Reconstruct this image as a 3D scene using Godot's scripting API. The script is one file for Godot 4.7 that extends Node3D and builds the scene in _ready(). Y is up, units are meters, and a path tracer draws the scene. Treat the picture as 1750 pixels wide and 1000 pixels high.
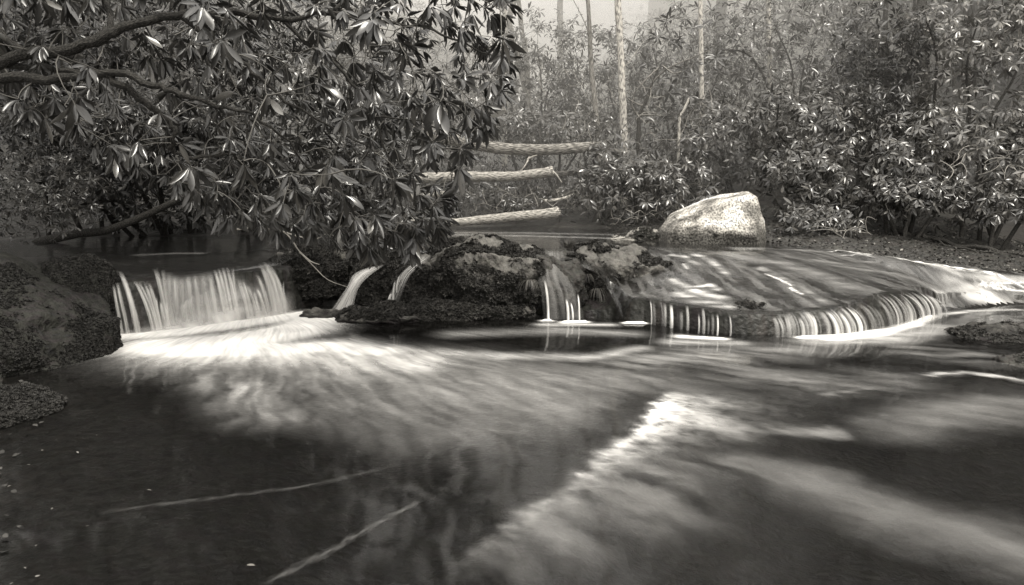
extends Node3D

const F := 1373.0
const EYE := Vector3(0, 1.4, 0)
const UP_LEVEL := 0.53
var pitch := -atan(200.0 / 1373.0)
var rng := RandomNumberGenerator.new()
var na := FastNoiseLite.new()
var nb := FastNoiseLite.new()
var nf := FastNoiseLite.new()
var M := {}
var used := {}
var leaf_meshes := []
var leaf_small := []
var FX := PackedFloat32Array()
var FZ := PackedFloat32Array()
var FL := PackedFloat32Array()
var SX := PackedFloat32Array()
var SZ := PackedFloat32Array()
var LX := PackedFloat32Array([3.3, 4.2, 4.87, 6.05, 7.5, 9.5])
var LY := PackedFloat32Array([0.53, 0.49, 0.41, 0.26, 0.1, 0.0])
var RIDGE := PackedVector3Array()
var slab_x0 := 0.0
var slab_x1 := 0.0
var mid_x0 := 0.0

# ---------------------------------------------------------------- helpers
func ray(px: float, py: float) -> Vector3:
	return Basis(Vector3.RIGHT, pitch) * Vector3((px - 875.0) / F, -(py - 500.0) / F, -1.0)

func P(px: float, py: float, d: float) -> Vector3:
	var r := ray(px, py)
	return EYE + r * (d / -r.z)

func G(px: float, py: float, h: float) -> Vector3:
	var r := ray(px, py)
	return EYE + r * ((h - EYE.y) / r.y)

func to_px(p: Vector3) -> Vector2:
	var q := Basis(Vector3.RIGHT, -pitch) * (p - EYE)
	return Vector2(875.0 + F * q.x / -q.z, 500.0 - F * q.y / -q.z)

func pl(xs: PackedFloat32Array, ys: PackedFloat32Array, x: float) -> float:
	var n := xs.size()
	if x <= xs[0]: return ys[0]
	if x >= xs[n - 1]: return ys[n - 1]
	var i := xs.bsearch(x) - 1
	i = clampi(i, 0, n - 2)
	return lerpf(ys[i], ys[i + 1], (x - xs[i]) / maxf(xs[i + 1] - xs[i], 1e-6))

func ss(a: float, b: float, x: float) -> float:
	return smoothstep(a, b, x)

func rr(a: float, b: float) -> float:
	return rng.randf_range(a, b)

func rdir() -> Vector3:
	var z := rr(-1, 1)
	var a := rr(0, TAU)
	var s := sqrt(1 - z * z)
	return Vector3(s * cos(a), z, s * sin(a))

func numbered(called: String) -> String:
	var k: int = used.get(called, 0)
	used[called] = k + 1
	return called if k == 0 else "%s_%03d" % [called, k]

func tag(o: Node, label := "", category := "", group := "", kind := "") -> Node:
	if label: o.set_meta("label", label)
	if category: o.set_meta("category", category)
	if group: o.set_meta("group", group)
	if kind: o.set_meta("kind", kind)
	return o

func thing(called: String, at: Vector3, label: String, category: String, group := "") -> Node3D:
	var o := Node3D.new()
	o.name = numbered(called)
	add_child(o, true)
	o.position = at
	tag(o, label, category, group)
	return o

func put(called: String, m: Mesh, mat: Material, parent: Node = self, xf := Transform3D()) -> MeshInstance3D:
	var o := MeshInstance3D.new()
	o.name = numbered(called) if parent == self else called
	o.mesh = m
	if mat: o.material_override = mat
	if parent != self and parent is Node3D:
		o.transform = Transform3D(Basis(), -shift_of(parent)) * xf
	else:
		o.transform = xf
	parent.add_child(o, true)
	return o

func shift_of(n: Node) -> Vector3:
	var t := Vector3.ZERO
	while n != self and n is Node3D:
		t += (n as Node3D).position
		n = n.get_parent()
	return t

class Geo:
	var v := PackedVector3Array()
	var ix := PackedInt32Array()
	var uv := PackedVector2Array()
	var c := PackedColorArray()
	func vert(p: Vector3, u := Vector2.ZERO, col := Color.WHITE) -> int:
		v.append(p); uv.append(u); c.append(col)
		return v.size() - 1
	func tri(a: int, b: int, d: int) -> void:
		ix.append(a); ix.append(b); ix.append(d)
	func grid(at: int, nu: int, nv: int) -> void:   # nu columns x nv rows of vertices from index at
		for j in nv - 1:
			for i in nu - 1:
				var a := at + j * nu + i
				tri(a, a + nu, a + 1); tri(a + 1, a + nu, a + nu + 1)
	func tube(pts: PackedVector3Array, rad: PackedFloat32Array, sides: int, cap := false, lump := 0.0, noise: FastNoiseLite = null, col := Color.WHITE) -> void:
		var n := pts.size()
		var at := v.size()
		var side := Vector3.ZERO
		var run := 0.0
		for i in n:
			var t: Vector3 = (pts[mini(i + 1, n - 1)] - pts[maxi(i - 1, 0)]).normalized()
			if side == Vector3.ZERO:
				side = t.cross(Vector3.UP if absf(t.y) < 0.9 else Vector3.RIGHT).normalized()
			side = (side - t * side.dot(t)).normalized()
			var b := t.cross(side)
			if i > 0: run += pts[i].distance_to(pts[i - 1])
			for k in sides + 1:
				var a := TAU * (k % sides) / sides
				var d := side * cos(a) + b * sin(a)
				var r := rad[i]
				if lump > 0.0: r *= 1.0 + lump * noise.get_noise_3dv((pts[i] + d * r) * 9.0)
				vert(pts[i] + d * r, Vector2(float(k) / sides, run), col)
		for i in n - 1:
			for k in sides:
				var a := at + i * (sides + 1) + k
				tri(a, a + sides + 1, a + 1); tri(a + 1, a + sides + 1, a + sides + 2)
		if cap:
			for e in 2:
				var base := at if e == 0 else at + (n - 1) * (sides + 1)
				var m := vert(pts[0 if e == 0 else n - 1], Vector2.ZERO, col)
				for k in sides:
					if e == 0: tri(m, base + k, base + k + 1)
					else: tri(m, base + k + 1, base + k)
	func mesh(smooth := true) -> ArrayMesh:
		var a := []
		a.resize(Mesh.ARRAY_MAX)
		a[Mesh.ARRAY_VERTEX] = v
		a[Mesh.ARRAY_TEX_UV] = uv
		a[Mesh.ARRAY_COLOR] = c
		a[Mesh.ARRAY_INDEX] = ix
		var nn := PackedVector3Array()
		nn.resize(v.size())
		for i in range(0, ix.size(), 3):
			var p := v[ix[i]]
			var fn := (v[ix[i + 2]] - p).cross(v[ix[i + 1]] - p)
			nn[ix[i]] += fn; nn[ix[i + 1]] += fn; nn[ix[i + 2]] += fn
		for i in nn.size(): nn[i] = nn[i].normalized() if nn[i].length_squared() > 0 else Vector3.UP
		a[Mesh.ARRAY_NORMAL] = nn
		var m := ArrayMesh.new()
		m.add_surface_from_arrays(Mesh.PRIMITIVE_TRIANGLES, a)
		return m

func smooth_path(p: PackedVector3Array, per: int) -> PackedVector3Array:
	var out := PackedVector3Array()
	var n := p.size()
	for i in n - 1:
		var a := p[maxi(i - 1, 0)]
		var d := p[mini(i + 2, n - 1)]
		for k in per:
			out.append(p[i].cubic_interpolate(p[i + 1], a, d, float(k) / per))
	out.append(p[n - 1])
	return out

func taper(n: int, a: float, b: float) -> PackedFloat32Array:
	var r := PackedFloat32Array()
	for i in n: r.append(lerpf(a, b, float(i) / maxi(n - 1, 1)))
	return r

func path_px(list: Array) -> PackedVector3Array:
	var p := PackedVector3Array()
	for e in list: p.append(P(e[0], e[1], e[2]))
	return p

func many(called: String, m: Mesh, mat: Material, xf: Array, cols: Array, parent: Node, label := "") -> MultiMeshInstance3D:
	var mm := MultiMesh.new()
	mm.transform_format = MultiMesh.TRANSFORM_3D
	mm.use_colors = true
	mm.mesh = m
	mm.instance_count = xf.size()
	var buf := PackedFloat32Array()
	buf.resize(xf.size() * 16)
	var off := shift_of(parent) if parent != self else Vector3.ZERO
	for i in xf.size():
		var t: Transform3D = xf[i]
		var b := t.basis
		var o := t.origin - off
		var k := i * 16
		buf[k] = b.x.x; buf[k + 1] = b.y.x; buf[k + 2] = b.z.x; buf[k + 3] = o.x
		buf[k + 4] = b.x.y; buf[k + 5] = b.y.y; buf[k + 6] = b.z.y; buf[k + 7] = o.y
		buf[k + 8] = b.x.z; buf[k + 9] = b.y.z; buf[k + 10] = b.z.z; buf[k + 11] = o.z
		var c: Color = cols[i]
		buf[k + 12] = c.r; buf[k + 13] = c.g; buf[k + 14] = c.b; buf[k + 15] = c.a
	mm.buffer = buf
	var o := MultiMeshInstance3D.new()
	o.name = numbered(called) if parent == self else called
	o.multimesh = mm
	o.material_override = mat
	parent.add_child(o, true)
	o.set_meta("kind", "stuff")
	if label: o.set_meta("label", label)
	return o

func grey(v: float, warm := 1.0) -> Color:
	return Color(v, v * lerpf(1.0, 0.955, warm), v * lerpf(1.0, 0.87, warm))

func noise_tex(seed_: int, freq: float, oct: int, stops: Array, normal := false, type := FastNoiseLite.TYPE_SIMPLEX_SMOOTH, size := 512, neutral := false) -> NoiseTexture2D:
	var n := FastNoiseLite.new()
	n.seed = seed_; n.frequency = freq; n.fractal_octaves = oct; n.noise_type = type
	var t := NoiseTexture2D.new()
	t.width = size; t.height = size; t.seamless = true; t.noise = n
	if stops.size():
		var g := Gradient.new()
		var offs := PackedFloat32Array()
		var cols := PackedColorArray()
		for s in stops: offs.append(s[0]); cols.append(grey(s[1], 0.0 if neutral else 1.0).linear_to_srgb())
		g.offsets = offs; g.colors = cols
		t.color_ramp = g
	t.as_normal_map = normal
	return t

func mat(col: float, rough: float, spec := 0.5, warm := 1.0) -> StandardMaterial3D:
	var m := StandardMaterial3D.new()
	m.albedo_color = grey(col, warm).linear_to_srgb()
	m.roughness = rough
	m.metallic_specular = spec
	return m

func tri_mat(tex: Texture2D, bump: Texture2D, scale: float, bscale: float, rough: float, vc := false, spec := 0.5) -> StandardMaterial3D:
	var m := StandardMaterial3D.new()
	m.albedo_texture = tex
	m.roughness = rough
	m.metallic_specular = spec
	m.uv1_triplanar = true
	m.uv1_world_triplanar = true
	m.uv1_scale = Vector3.ONE * scale
	if bump:
		m.heightmap_enabled = true
		m.heightmap_texture = bump
		m.heightmap_scale = bscale
	m.vertex_color_use_as_albedo = vc
	return m

# ---------------------------------------------------------------- materials
func make_materials() -> void:
	na.seed = 11; na.frequency = 1.0; na.fractal_octaves = 4
	nb.seed = 23; nb.frequency = 1.0; nb.fractal_octaves = 2
	nf.seed = 37; nf.frequency = 1.0; nf.fractal_octaves = 5; nf.fractal_gain = 0.6
	var bump := noise_tex(3, 0.03, 5, [])
	var fine := noise_tex(4, 0.09, 4, [])
	var mott := noise_tex(5, 0.02, 5, [[0.25, 0.45], [0.5, 0.8], [0.62, 1.0], [0.75, 1.35]], false, FastNoiseLite.TYPE_SIMPLEX_SMOOTH, 512, true)
	M.bed = tri_mat(mott, bump, 0.9, 1.6, 0.5, true, 0.4)
	M.rock = tri_mat(mott, bump, 1.1, 2.5, 0.75, true, 0.35)
	var lichen := noise_tex(6, 0.045, 6, [[0.2, 0.06], [0.36, 0.22], [0.48, 0.42], [0.56, 0.66], [0.8, 0.86]], false, FastNoiseLite.TYPE_SIMPLEX_SMOOTH, 512, true)
	M.boulder = tri_mat(lichen, bump, 1.3, 1.4, 0.85, true, 0.3)
	M.moss = mat(0.9, 0.7, 0.4, 0.0); M.moss.vertex_color_use_as_albedo = true
	M.litter = mat(0.9, 0.6, 0.4, 0.0); M.litter.vertex_color_use_as_albedo = true
	# bark: furrows along the length, lighter lichen blotches
	var bark := noise_tex(8, 0.03, 4, [[0.3, 0.05], [0.5, 0.16], [0.6, 0.3], [0.72, 0.5]])
	var pale := noise_tex(9, 0.02, 4, [[0.25, 0.16], [0.4, 0.42], [0.55, 0.62], [0.75, 0.72]])
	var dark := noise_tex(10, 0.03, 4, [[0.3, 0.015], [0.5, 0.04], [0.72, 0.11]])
	var logb := noise_tex(12, 0.035, 5, [[0.22, 0.06], [0.4, 0.2], [0.55, 0.38], [0.7, 0.6]])
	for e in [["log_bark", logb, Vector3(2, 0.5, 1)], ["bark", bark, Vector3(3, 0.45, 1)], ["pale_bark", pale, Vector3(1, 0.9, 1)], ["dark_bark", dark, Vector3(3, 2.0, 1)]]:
		var m := StandardMaterial3D.new()
		m.albedo_texture = e[1]
		m.uv1_scale = e[2]
		m.roughness = 0.85
		m.metallic_specular = 0.3
		m.heightmap_enabled = true
		m.heightmap_texture = fine
		m.heightmap_scale = 0.5
		M[e[0]] = m
	M.twig = mat(0.10, 0.75, 0.4)
	M.pale_twig = mat(0.34, 0.8, 0.3)
	# leaf: midrib, side veins, speckles
	var im := Image.create(256, 96, false, Image.FORMAT_RGB8)
	for y in 96:
		for x in 256:
			var v := absf(y / 47.5 - 1.0)
			var u := x / 255.0
			var k := 0.82 + 0.22 * nb.get_noise_2d(x * 0.03, y * 0.05)
			k += 0.35 * exp(-pow(v / 0.05, 2.0))
			k += 0.10 * maxf(0.0, cos((u * 26.0 - v * 2.6) * TAU * 0.5)) * (1.0 - v)
			if nf.get_noise_2d(x * 0.09, y * 0.09) > 0.33: k *= 0.6
			im.set_pixel(x, y, grey(clampf(k, 0.0, 1.3) / 1.3, 0.0).linear_to_srgb())
	var lt := ImageTexture.create_from_image(im)
	var tones := [0.03, 0.055, 0.12, 0.2]
	for i in 4:
		var m := mat(tones[i] * 1.3, 0.28, 0.65)
		m.albedo_texture = lt
		m.backlight_enabled = true
		m.backlight = Color(0.3, 0.3, 0.28)
		M["leaf%d" % i] = m
	var ml := mat(1.0, 0.3, 0.62, 0.0)
	ml.albedo_texture = lt
	ml.vertex_color_use_as_albedo = true
	ml.backlight_enabled = true
	ml.backlight = Color(0.3, 0.3, 0.28)
	M.leaves = ml
	M.grass = mat(0.9, 0.5, 0.4, 0.0); M.grass.vertex_color_use_as_albedo = true
	# water
	var w := mat(0.005, 0.08, 0.29)
	w.transparency = BaseMaterial3D.TRANSPARENCY_ALPHA
	w.albedo_color.a = 0.6
	M.water = w
	var w2 := mat(0.008, 0.14, 0.36)
	w2.transparency = BaseMaterial3D.TRANSPARENCY_ALPHA
	w2.albedo_color.a = 0.35
	M.upper_water = w2
	# silky streaks in the alpha of a white sheet
	var st := Image.create(1024, 256, false, Image.FORMAT_RGBA8)
	for y in 256:
		for x in 1024:
			var a := streak(x * 0.004, y * 0.11)
			if x > 824:
				a = lerpf(a, streak((x - 1024) * 0.004, y * 0.11), (x - 824) / 200.0)
			st.set_pixel(x, y, Color(1, 1, 1, clampf(0.9 + 0.42 * a, 0.1, 1.0)))
	var fm := mat(0.86, 0.95, 0.2)
	fm.albedo_color = grey(0.86, 0.35).linear_to_srgb()
	fm.transparency = BaseMaterial3D.TRANSPARENCY_ALPHA
	fm.albedo_texture = ImageTexture.create_from_image(st)
	fm.vertex_color_use_as_albedo = true
	M.foam = fm
	var vm := mat(0.86, 0.6, 0.4)
	vm.albedo_color = grey(0.86, 0.35).linear_to_srgb()
	vm.transparency = BaseMaterial3D.TRANSPARENCY_ALPHA
	vm.vertex_color_use_as_albedo = true
	M.veil = vm

func streak(x: float, y: float) -> float:
	return 0.55 * nb.get_noise_2d(x * 0.8, y * 0.35) + 0.35 * nb.get_noise_2d(x * 2.0 + 40.0, y) + 0.2 * nf.get_noise_2d(x * 6.0 + 90.0, y * 1.6)

# ---------------------------------------------------------------- terrain
func make_tables() -> void:
	for e in [[-500, 620, .6], [-200, 605, .6], [0, 590, .6], [150, 577, .5], [190, 572, .45], [300, 560, .45], [400, 548, .45], [480, 532, .43], [505, 529, .2], [540, 525, .1], [620, 530, .1], [700, 546, .1], [760, 552, .1], [850, 550, .1], [920, 545, .1], [1000, 546, .1], [1070, 549, .12], [1095, 550, .2], [1150, 558, .20], [1250, 572, .165], [1320, 573, .165], [1450, 571, .22], [1500, 562, .29], [1560, 550, .27], [1600, 540, .18], [1660, 530, .10], [1750, 525, .05], [1900, 530, .03]]:
		var g := G(e[0], e[1], 0.0)
		FX.append(g.x); FZ.append(g.z); FL.append(e[2])
	slab_x0 = G(1010, 546, 0).x
	slab_x1 = G(1100, 550, 0).x
	mid_x0 = G(490, 530, 0).x
	for e in [[-60, -3.0], [-10.5, -5.5], [-8.2, -9.0]]:
		SX.append(e[0]); SZ.append(e[1])
	for e in [[60, 407], [200, 405], [330, 404], [480, 398], [620, 390], [775, 387], [930, 388], [1050, 391], [1200, 399], [1310, 413], [1400, 421], [1500, 431]]:
		var g := G(e[0], e[1], UP_LEVEL)
		SX.append(g.x); SZ.append(g.z)
	for e in [[4.87, -9.2], [6.05, -9.3], [8.0, -8.6], [9.5, -5.0], [11.0, 0.0], [14.0, 30.0]]:
		SX.append(e[0]); SZ.append(e[1])
	for e in [[1150, 672], [1100, 735], [1040, 785], [960, 850], [860, 925], [780, 985], [700, 1040]]:
		RIDGE.append(G(e[0], e[1], 0.0))

func ridge_dist(x: float, z: float) -> float:     # signed: positive on the right of the ridge
	var best := 1e9
	var sgn := 1.0
	for i in RIDGE.size() - 1:
		var ax := RIDGE[i].x; var az := RIDGE[i].z
		var dx := RIDGE[i + 1].x - ax; var dz := RIDGE[i + 1].z - az
		var t := clampf(((x - ax) * dx + (z - az) * dz) / (dx * dx + dz * dz), 0.0, 1.0)
		var ex := x - ax - dx * t; var ez := z - az - dz * t
		var d := ex * ex + ez * ez
		if d < best:
			best = d
			sgn = signf(dx * ez - dz * ex)
	return sqrt(best) * -sgn

func low_bed(x: float, z: float) -> float:
	var q := x + 1.55 + 0.4 * (-z - 3.2)
	var h := -0.012 - 0.04 * ss(-0.5, 0.3, q) - 0.23 * ss(0.1, 1.4, q)
	if z > -7.0 and x > -2.0 and x < 2.5:
		var d := ridge_dist(x, z)
		var crest := (0.21 + 0.03 * nf.get_noise_2d(x * 3.0, z * 3.0)) * exp(-pow((d + 0.09) / (0.5 if d > -0.09 else 0.13), 2.0))
		h += crest
	# foliation of the bedrock: low ledges that run up and to the right
	var s := x * 0.72 + z * 0.69 + 0.25 * nb.get_noise_2d(x * 0.7, z * 0.7)
	var saw := fposmod(s * 3.1, 1.0)
	var deep := ss(-0.2, 0.8, q)
	h += lerpf(0.007, 0.02, deep) * (ss(0.0, 0.2, saw) - saw)
	h += lerpf(0.008, 0.03, deep) * na.get_noise_2d(x * 0.9, z * 0.9) + lerpf(0.004, 0.008, deep) * nf.get_noise_2d(x * 5.0, z * 5.0)
	return h

func left_bank_x(z: float) -> float:
	return pl(PackedFloat32Array([-12.0, -9.5, -7.3, -6.0, -4.3, -3.0, -2.0, 10.0]), PackedFloat32Array([-8.5, -5.9, -4.7, -3.7, -2.78, -2.1, -1.8, -2.2]), z)

func shore(x: float, z: float) -> float:      # metres up the bank from the upper pool's edge, negative in the pool
	var d := pl(SX, SZ, x) - z
	if d < -2.5: return d
	var k := (pl(SX, SZ, x + 2.0) - pl(SX, SZ, x - 2.0)) / 4.0
	return d / sqrt(1.0 + k * k)

func level(x: float) -> float:               # the upper pool's surface; it runs downhill at the right
	return pl(LX, LY, x)

func bed(x: float, z: float) -> float:
	var fz := pl(FX, FZ, x) + 0.06 * na.get_noise_2d(x * 2.2, 7.0)
	var p := fz - z
	var h := low_bed(x, z) if p < 0.3 else 0.0
	if p > 0.0:
		var lh := pl(FX, FL, x)
		var slab := ss(slab_x0, slab_x1, x)
		var crest := lerpf(0.455, level(x) - 0.012, slab)
		var ps := lerpf(2.3, 1.25, ss(3.7, 4.7, x))
		var k := ss(0.0, ps, p)
		var top := lerpf(lh, crest, 0.4 * k + 0.6 * pow(clampf(p / ps, 0, 1), 0.85)) - 0.14 * ss(ps, ps + 1.3, p)
		top += 0.018 * na.get_noise_2d(x * 1.6, z * 1.6) * (1.0 - slab * 0.4) + 0.006 * nf.get_noise_2d(x * 5.0, z * 5.0)
		var R := ss(3.95, 4.6, x)
		if R > 0.0:
			top = lerpf(top, crest - 0.14 * ss(1.3, 2.6, p) + 0.02 * na.get_noise_2d(x * 1.6, z * 1.6), R)
		h = lerpf(h, top, lerpf(ss(0.0, lerpf(0.06, 1.1, ss(mid_x0 - 0.05, mid_x0 + 0.2, x) * (1.0 - ss(slab_x0 + 0.1, slab_x0 + 0.4, x))), p), pow(clampf(p / 1.35, 0.0, 1.0), 0.8), R))
	var d := shore(x, z)
	if d > -1.0:
		var b := level(x) + (0.25 * maxf(d, -0.2) + minf(d + 0.2, 0.0) if d < 0.0 else 0.11 * minf(d, 2.2))
		if z > -7.3: b -= level(x) * ss(-7.3, -5.5, z)
		if d > 2.2:
			var off := absf(x - 0.9 - 0.03 * d)
			b += (d - 2.2) * lerpf(0.12, 0.36, ss(0.5, 8.0, off)) * (1.0 - 0.35 * ss(20.0, 60.0, d))
		if d > 0.0:
			b += (0.05 * na.get_noise_2d(x * 1.1, z * 1.1) + 0.02 * nf.get_noise_2d(x * 4.0, z * 4.0)) * ss(0.0, 0.4, d)
		h = maxf(h, b)
	var e := left_bank_x(z) - x
	if e > -0.3:
		h = maxf(h, -0.05 + minf(0.42 * e, 0.55) + 0.12 * maxf(e - 1.0, 0.0) + 0.07 * na.get_noise_2d(x * 1.7, z * 1.7) + 0.02 * nf.get_noise_2d(x * 6.0, z * 6.0))
	return h

func bed_color(x: float, z: float, h: float) -> Color:
	var d := shore(x, z)
	var base := 0.055 + 0.03 * na.get_noise_2d(x * 2.0 + 30.0, z * 2.0)
	if d > 0.0: base = lerpf(base, 0.045 + 0.03 * nf.get_noise_2d(x * 3.0, z * 3.0), ss(0.0, 0.3, d))
	elif z > pl(FX, FZ, x): base *= lerpf(0.75, 0.3, ss(-0.4, 0.8, x + 1.55 + 0.4 * (-z - 3.2)))
	else: base *= 0.6
	return grey(maxf(base, 0.012))

func ripple(x: float, z: float) -> float:
	return 0.004 * nb.get_noise_2d(x * 1.1, z * 1.1) + 0.0006 * nb.get_noise_2d(x * 4.0 - z, z * 4.5) 

func upper_surface(x: float, z: float) -> float:
	var p := pl(FX, FZ, x) + 0.06 * na.get_noise_2d(x * 2.2, 7.0) - z
	var slab := ss(slab_x0, slab_x1, x)
	var pool := level(x) - 0.075 * exp(-maxf(p, 0.0) / 0.2) * (1.0 - slab) + 0.003 * nb.get_noise_2d(x * 2.0, z * 2.0)
	if slab <= 0.0 or p > 2.6: return pool
	var film := bed(x, z) + 0.014 + 0.012 * nb.get_noise_2d(x * 2.6 + 5.0, z * 1.6) * ss(0.2, 1.0, p) + 0.015 * ss(3.4, 4.4, x) * absf(nb.get_noise_2d(x * 3.0 + z * 1.5, z * 1.2))
	return lerpf(pool, minf(film, pool), slab)

func make_terrain() -> void:
	var nx := 401
	var nz := 401
	var g := Geo.new()
	for j in nz:
		for i in nx:
			var x := -8.0 + 16.0 * i / (nx - 1)
			var z := -16.0 * j / (nz - 1)
			var h := bed(x, z)
			g.vert(Vector3(x, h, z), Vector2(x, z), bed_color(x, z, h))
	g.grid(0, nx, nz)
	tag(put("streambed", g.mesh(), M.bed), "dark bedrock streambed with its ledge and gravelly leaf strewn banks", "streambed", "", "structure")
	var o := Geo.new()
	var at := {}
	for j in range(-95, 26):
		for i in range(-70, 71):
			at[Vector2i(i, j)] = o.vert(Vector3(i, bed(i, j), j), Vector2(i, j), bed_color(i, j, 0))
	for j in range(-95, 25):
		for i in range(-70, 70):
			if i >= -8 and i < 8 and j >= -16 and j < 0: continue
			var a: int = at[Vector2i(i, j)]
			var b: int = at[Vector2i(i + 1, j)]
			var c: int = at[Vector2i(i, j + 1)]
			var e: int = at[Vector2i(i + 1, j + 1)]
			o.tri(a, b, c); o.tri(b, e, c)
	tag(put("ground", o.mesh(), M.bed), "forest floor rising to the hillside round the stream", "ground", "", "structure")

# ---------------------------------------------------------------- water
func make_water() -> void:
	var g := Geo.new()
	var nx := 240
	var nz := 200
	for j in nz:
		for i in nx:
			var x := -5.5 + 12.5 * i / (nx - 1)
			var z1 := pl(FX, FZ, x) - 0.12
			var z := lerpf(2.5, z1, pow(float(j) / (nz - 1), 0.8))
			g.vert(Vector3(x, ripple(x, z), z))
	g.grid(0, nx, nz)
	tag(put("lower_pool_water", g.mesh(), M.water), "dark smooth water of the lower pool below the ledge", "water", "", "structure")
	var u := Geo.new()
	nx = 360
	nz = 150
	var ids := PackedInt32Array()
	for j in nz:
		for i in nx:
			var x := -8.0 + 17.0 * i / (nx - 1)
			var f := pl(FX, FZ, x) + 0.06 * na.get_noise_2d(x * 2.2, 7.0)
			var lead := 0.8 * ss(mid_x0 - 0.05, mid_x0 + 0.1, x) * (1.0 - ss(slab_x0 - 0.3, slab_x0, x)) + 0.07 + lerpf(0.0, -0.07, ss(3.7, 4.2, x))
			var z := lerpf(f - lead, -16.5, pow(float(j) / (nz - 1), 1.6))
			u.vert(Vector3(x, upper_surface(x, z), z))
	u.grid(0, nx, nz)
	tag(put("upper_pool_water", u.mesh(), M.upper_water), "smooth water of the upper pool sliding over the ledge", "water", "", "structure")

func hit_upper(px: float, py: float) -> Vector3:
	var r := ray(px, py)
	var t := 4.0
	for k in 400:
		var p := EYE + r * t
		if p.y < maxf(upper_surface(p.x, p.z), 0.0): return p
		t += 0.03
	return EYE + r * t

# foam: each stroke is a path in the place, a half width in metres and how dense it is
func splat(den: PackedFloat32Array, nx: int, nz: int, x0: float, z0: float, step: float, pts: PackedVector3Array, wide: Array, dense: float, rough: float) -> void:
	for s in pts.size() - 1:
		var a := pts[s]
		var b := pts[s + 1]
		var wa := lerpf(wide[0], wide[1], float(s) / (pts.size() - 1))
		var wb := lerpf(wide[0], wide[1], float(s + 1) / (pts.size() - 1))
		var m := 2.2 * maxf(wa, wb)
		var dx := b.x - a.x; var dz := b.z - a.z
		var ll := maxf(dx * dx + dz * dz, 1e-6)
		var i0 := clampi(int((minf(a.x, b.x) - m - x0) / step), 0, nx - 1)
		var i1 := clampi(int((maxf(a.x, b.x) + m - x0) / step) + 1, 0, nx - 1)
		var j0 := clampi(int((z0 - maxf(a.z, b.z) - m) / step), 0, nz - 1)
		var j1 := clampi(int((z0 - minf(a.z, b.z) + m) / step) + 1, 0, nz - 1)
		for j in range(j0, j1 + 1):
			for i in range(i0, i1 + 1):
				var x := x0 + i * step
				var z := z0 - j * step
				var t := clampf(((x - a.x) * dx + (z - a.z) * dz) / ll, 0.0, 1.0)
				var ex := x - a.x - dx * t; var ez := z - a.z - dz * t
				var d := (ex * ex + ez * ez) / pow(lerpf(wa, wb, t), 2.0)
				if d > 4.5: continue
				var v := dense * exp(-d * 1.1)
				if rough > 0.0:
					var fx := x + 2.7
					var fz := z + 8.6
					v *= clampf(1.0 + rough * (1.5 * nb.get_noise_2d(sqrt(fx * fx + fz * fz) * 1.1, atan2(fz, fx) * 26.0) + 0.5 * nf.get_noise_2d(x * 5.0, z * 5.0)), 0.0, 1.7)
				var k := j * nx + i
				den[k] = maxf(den[k], v) + 0.25 * minf(den[k], v)

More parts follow.
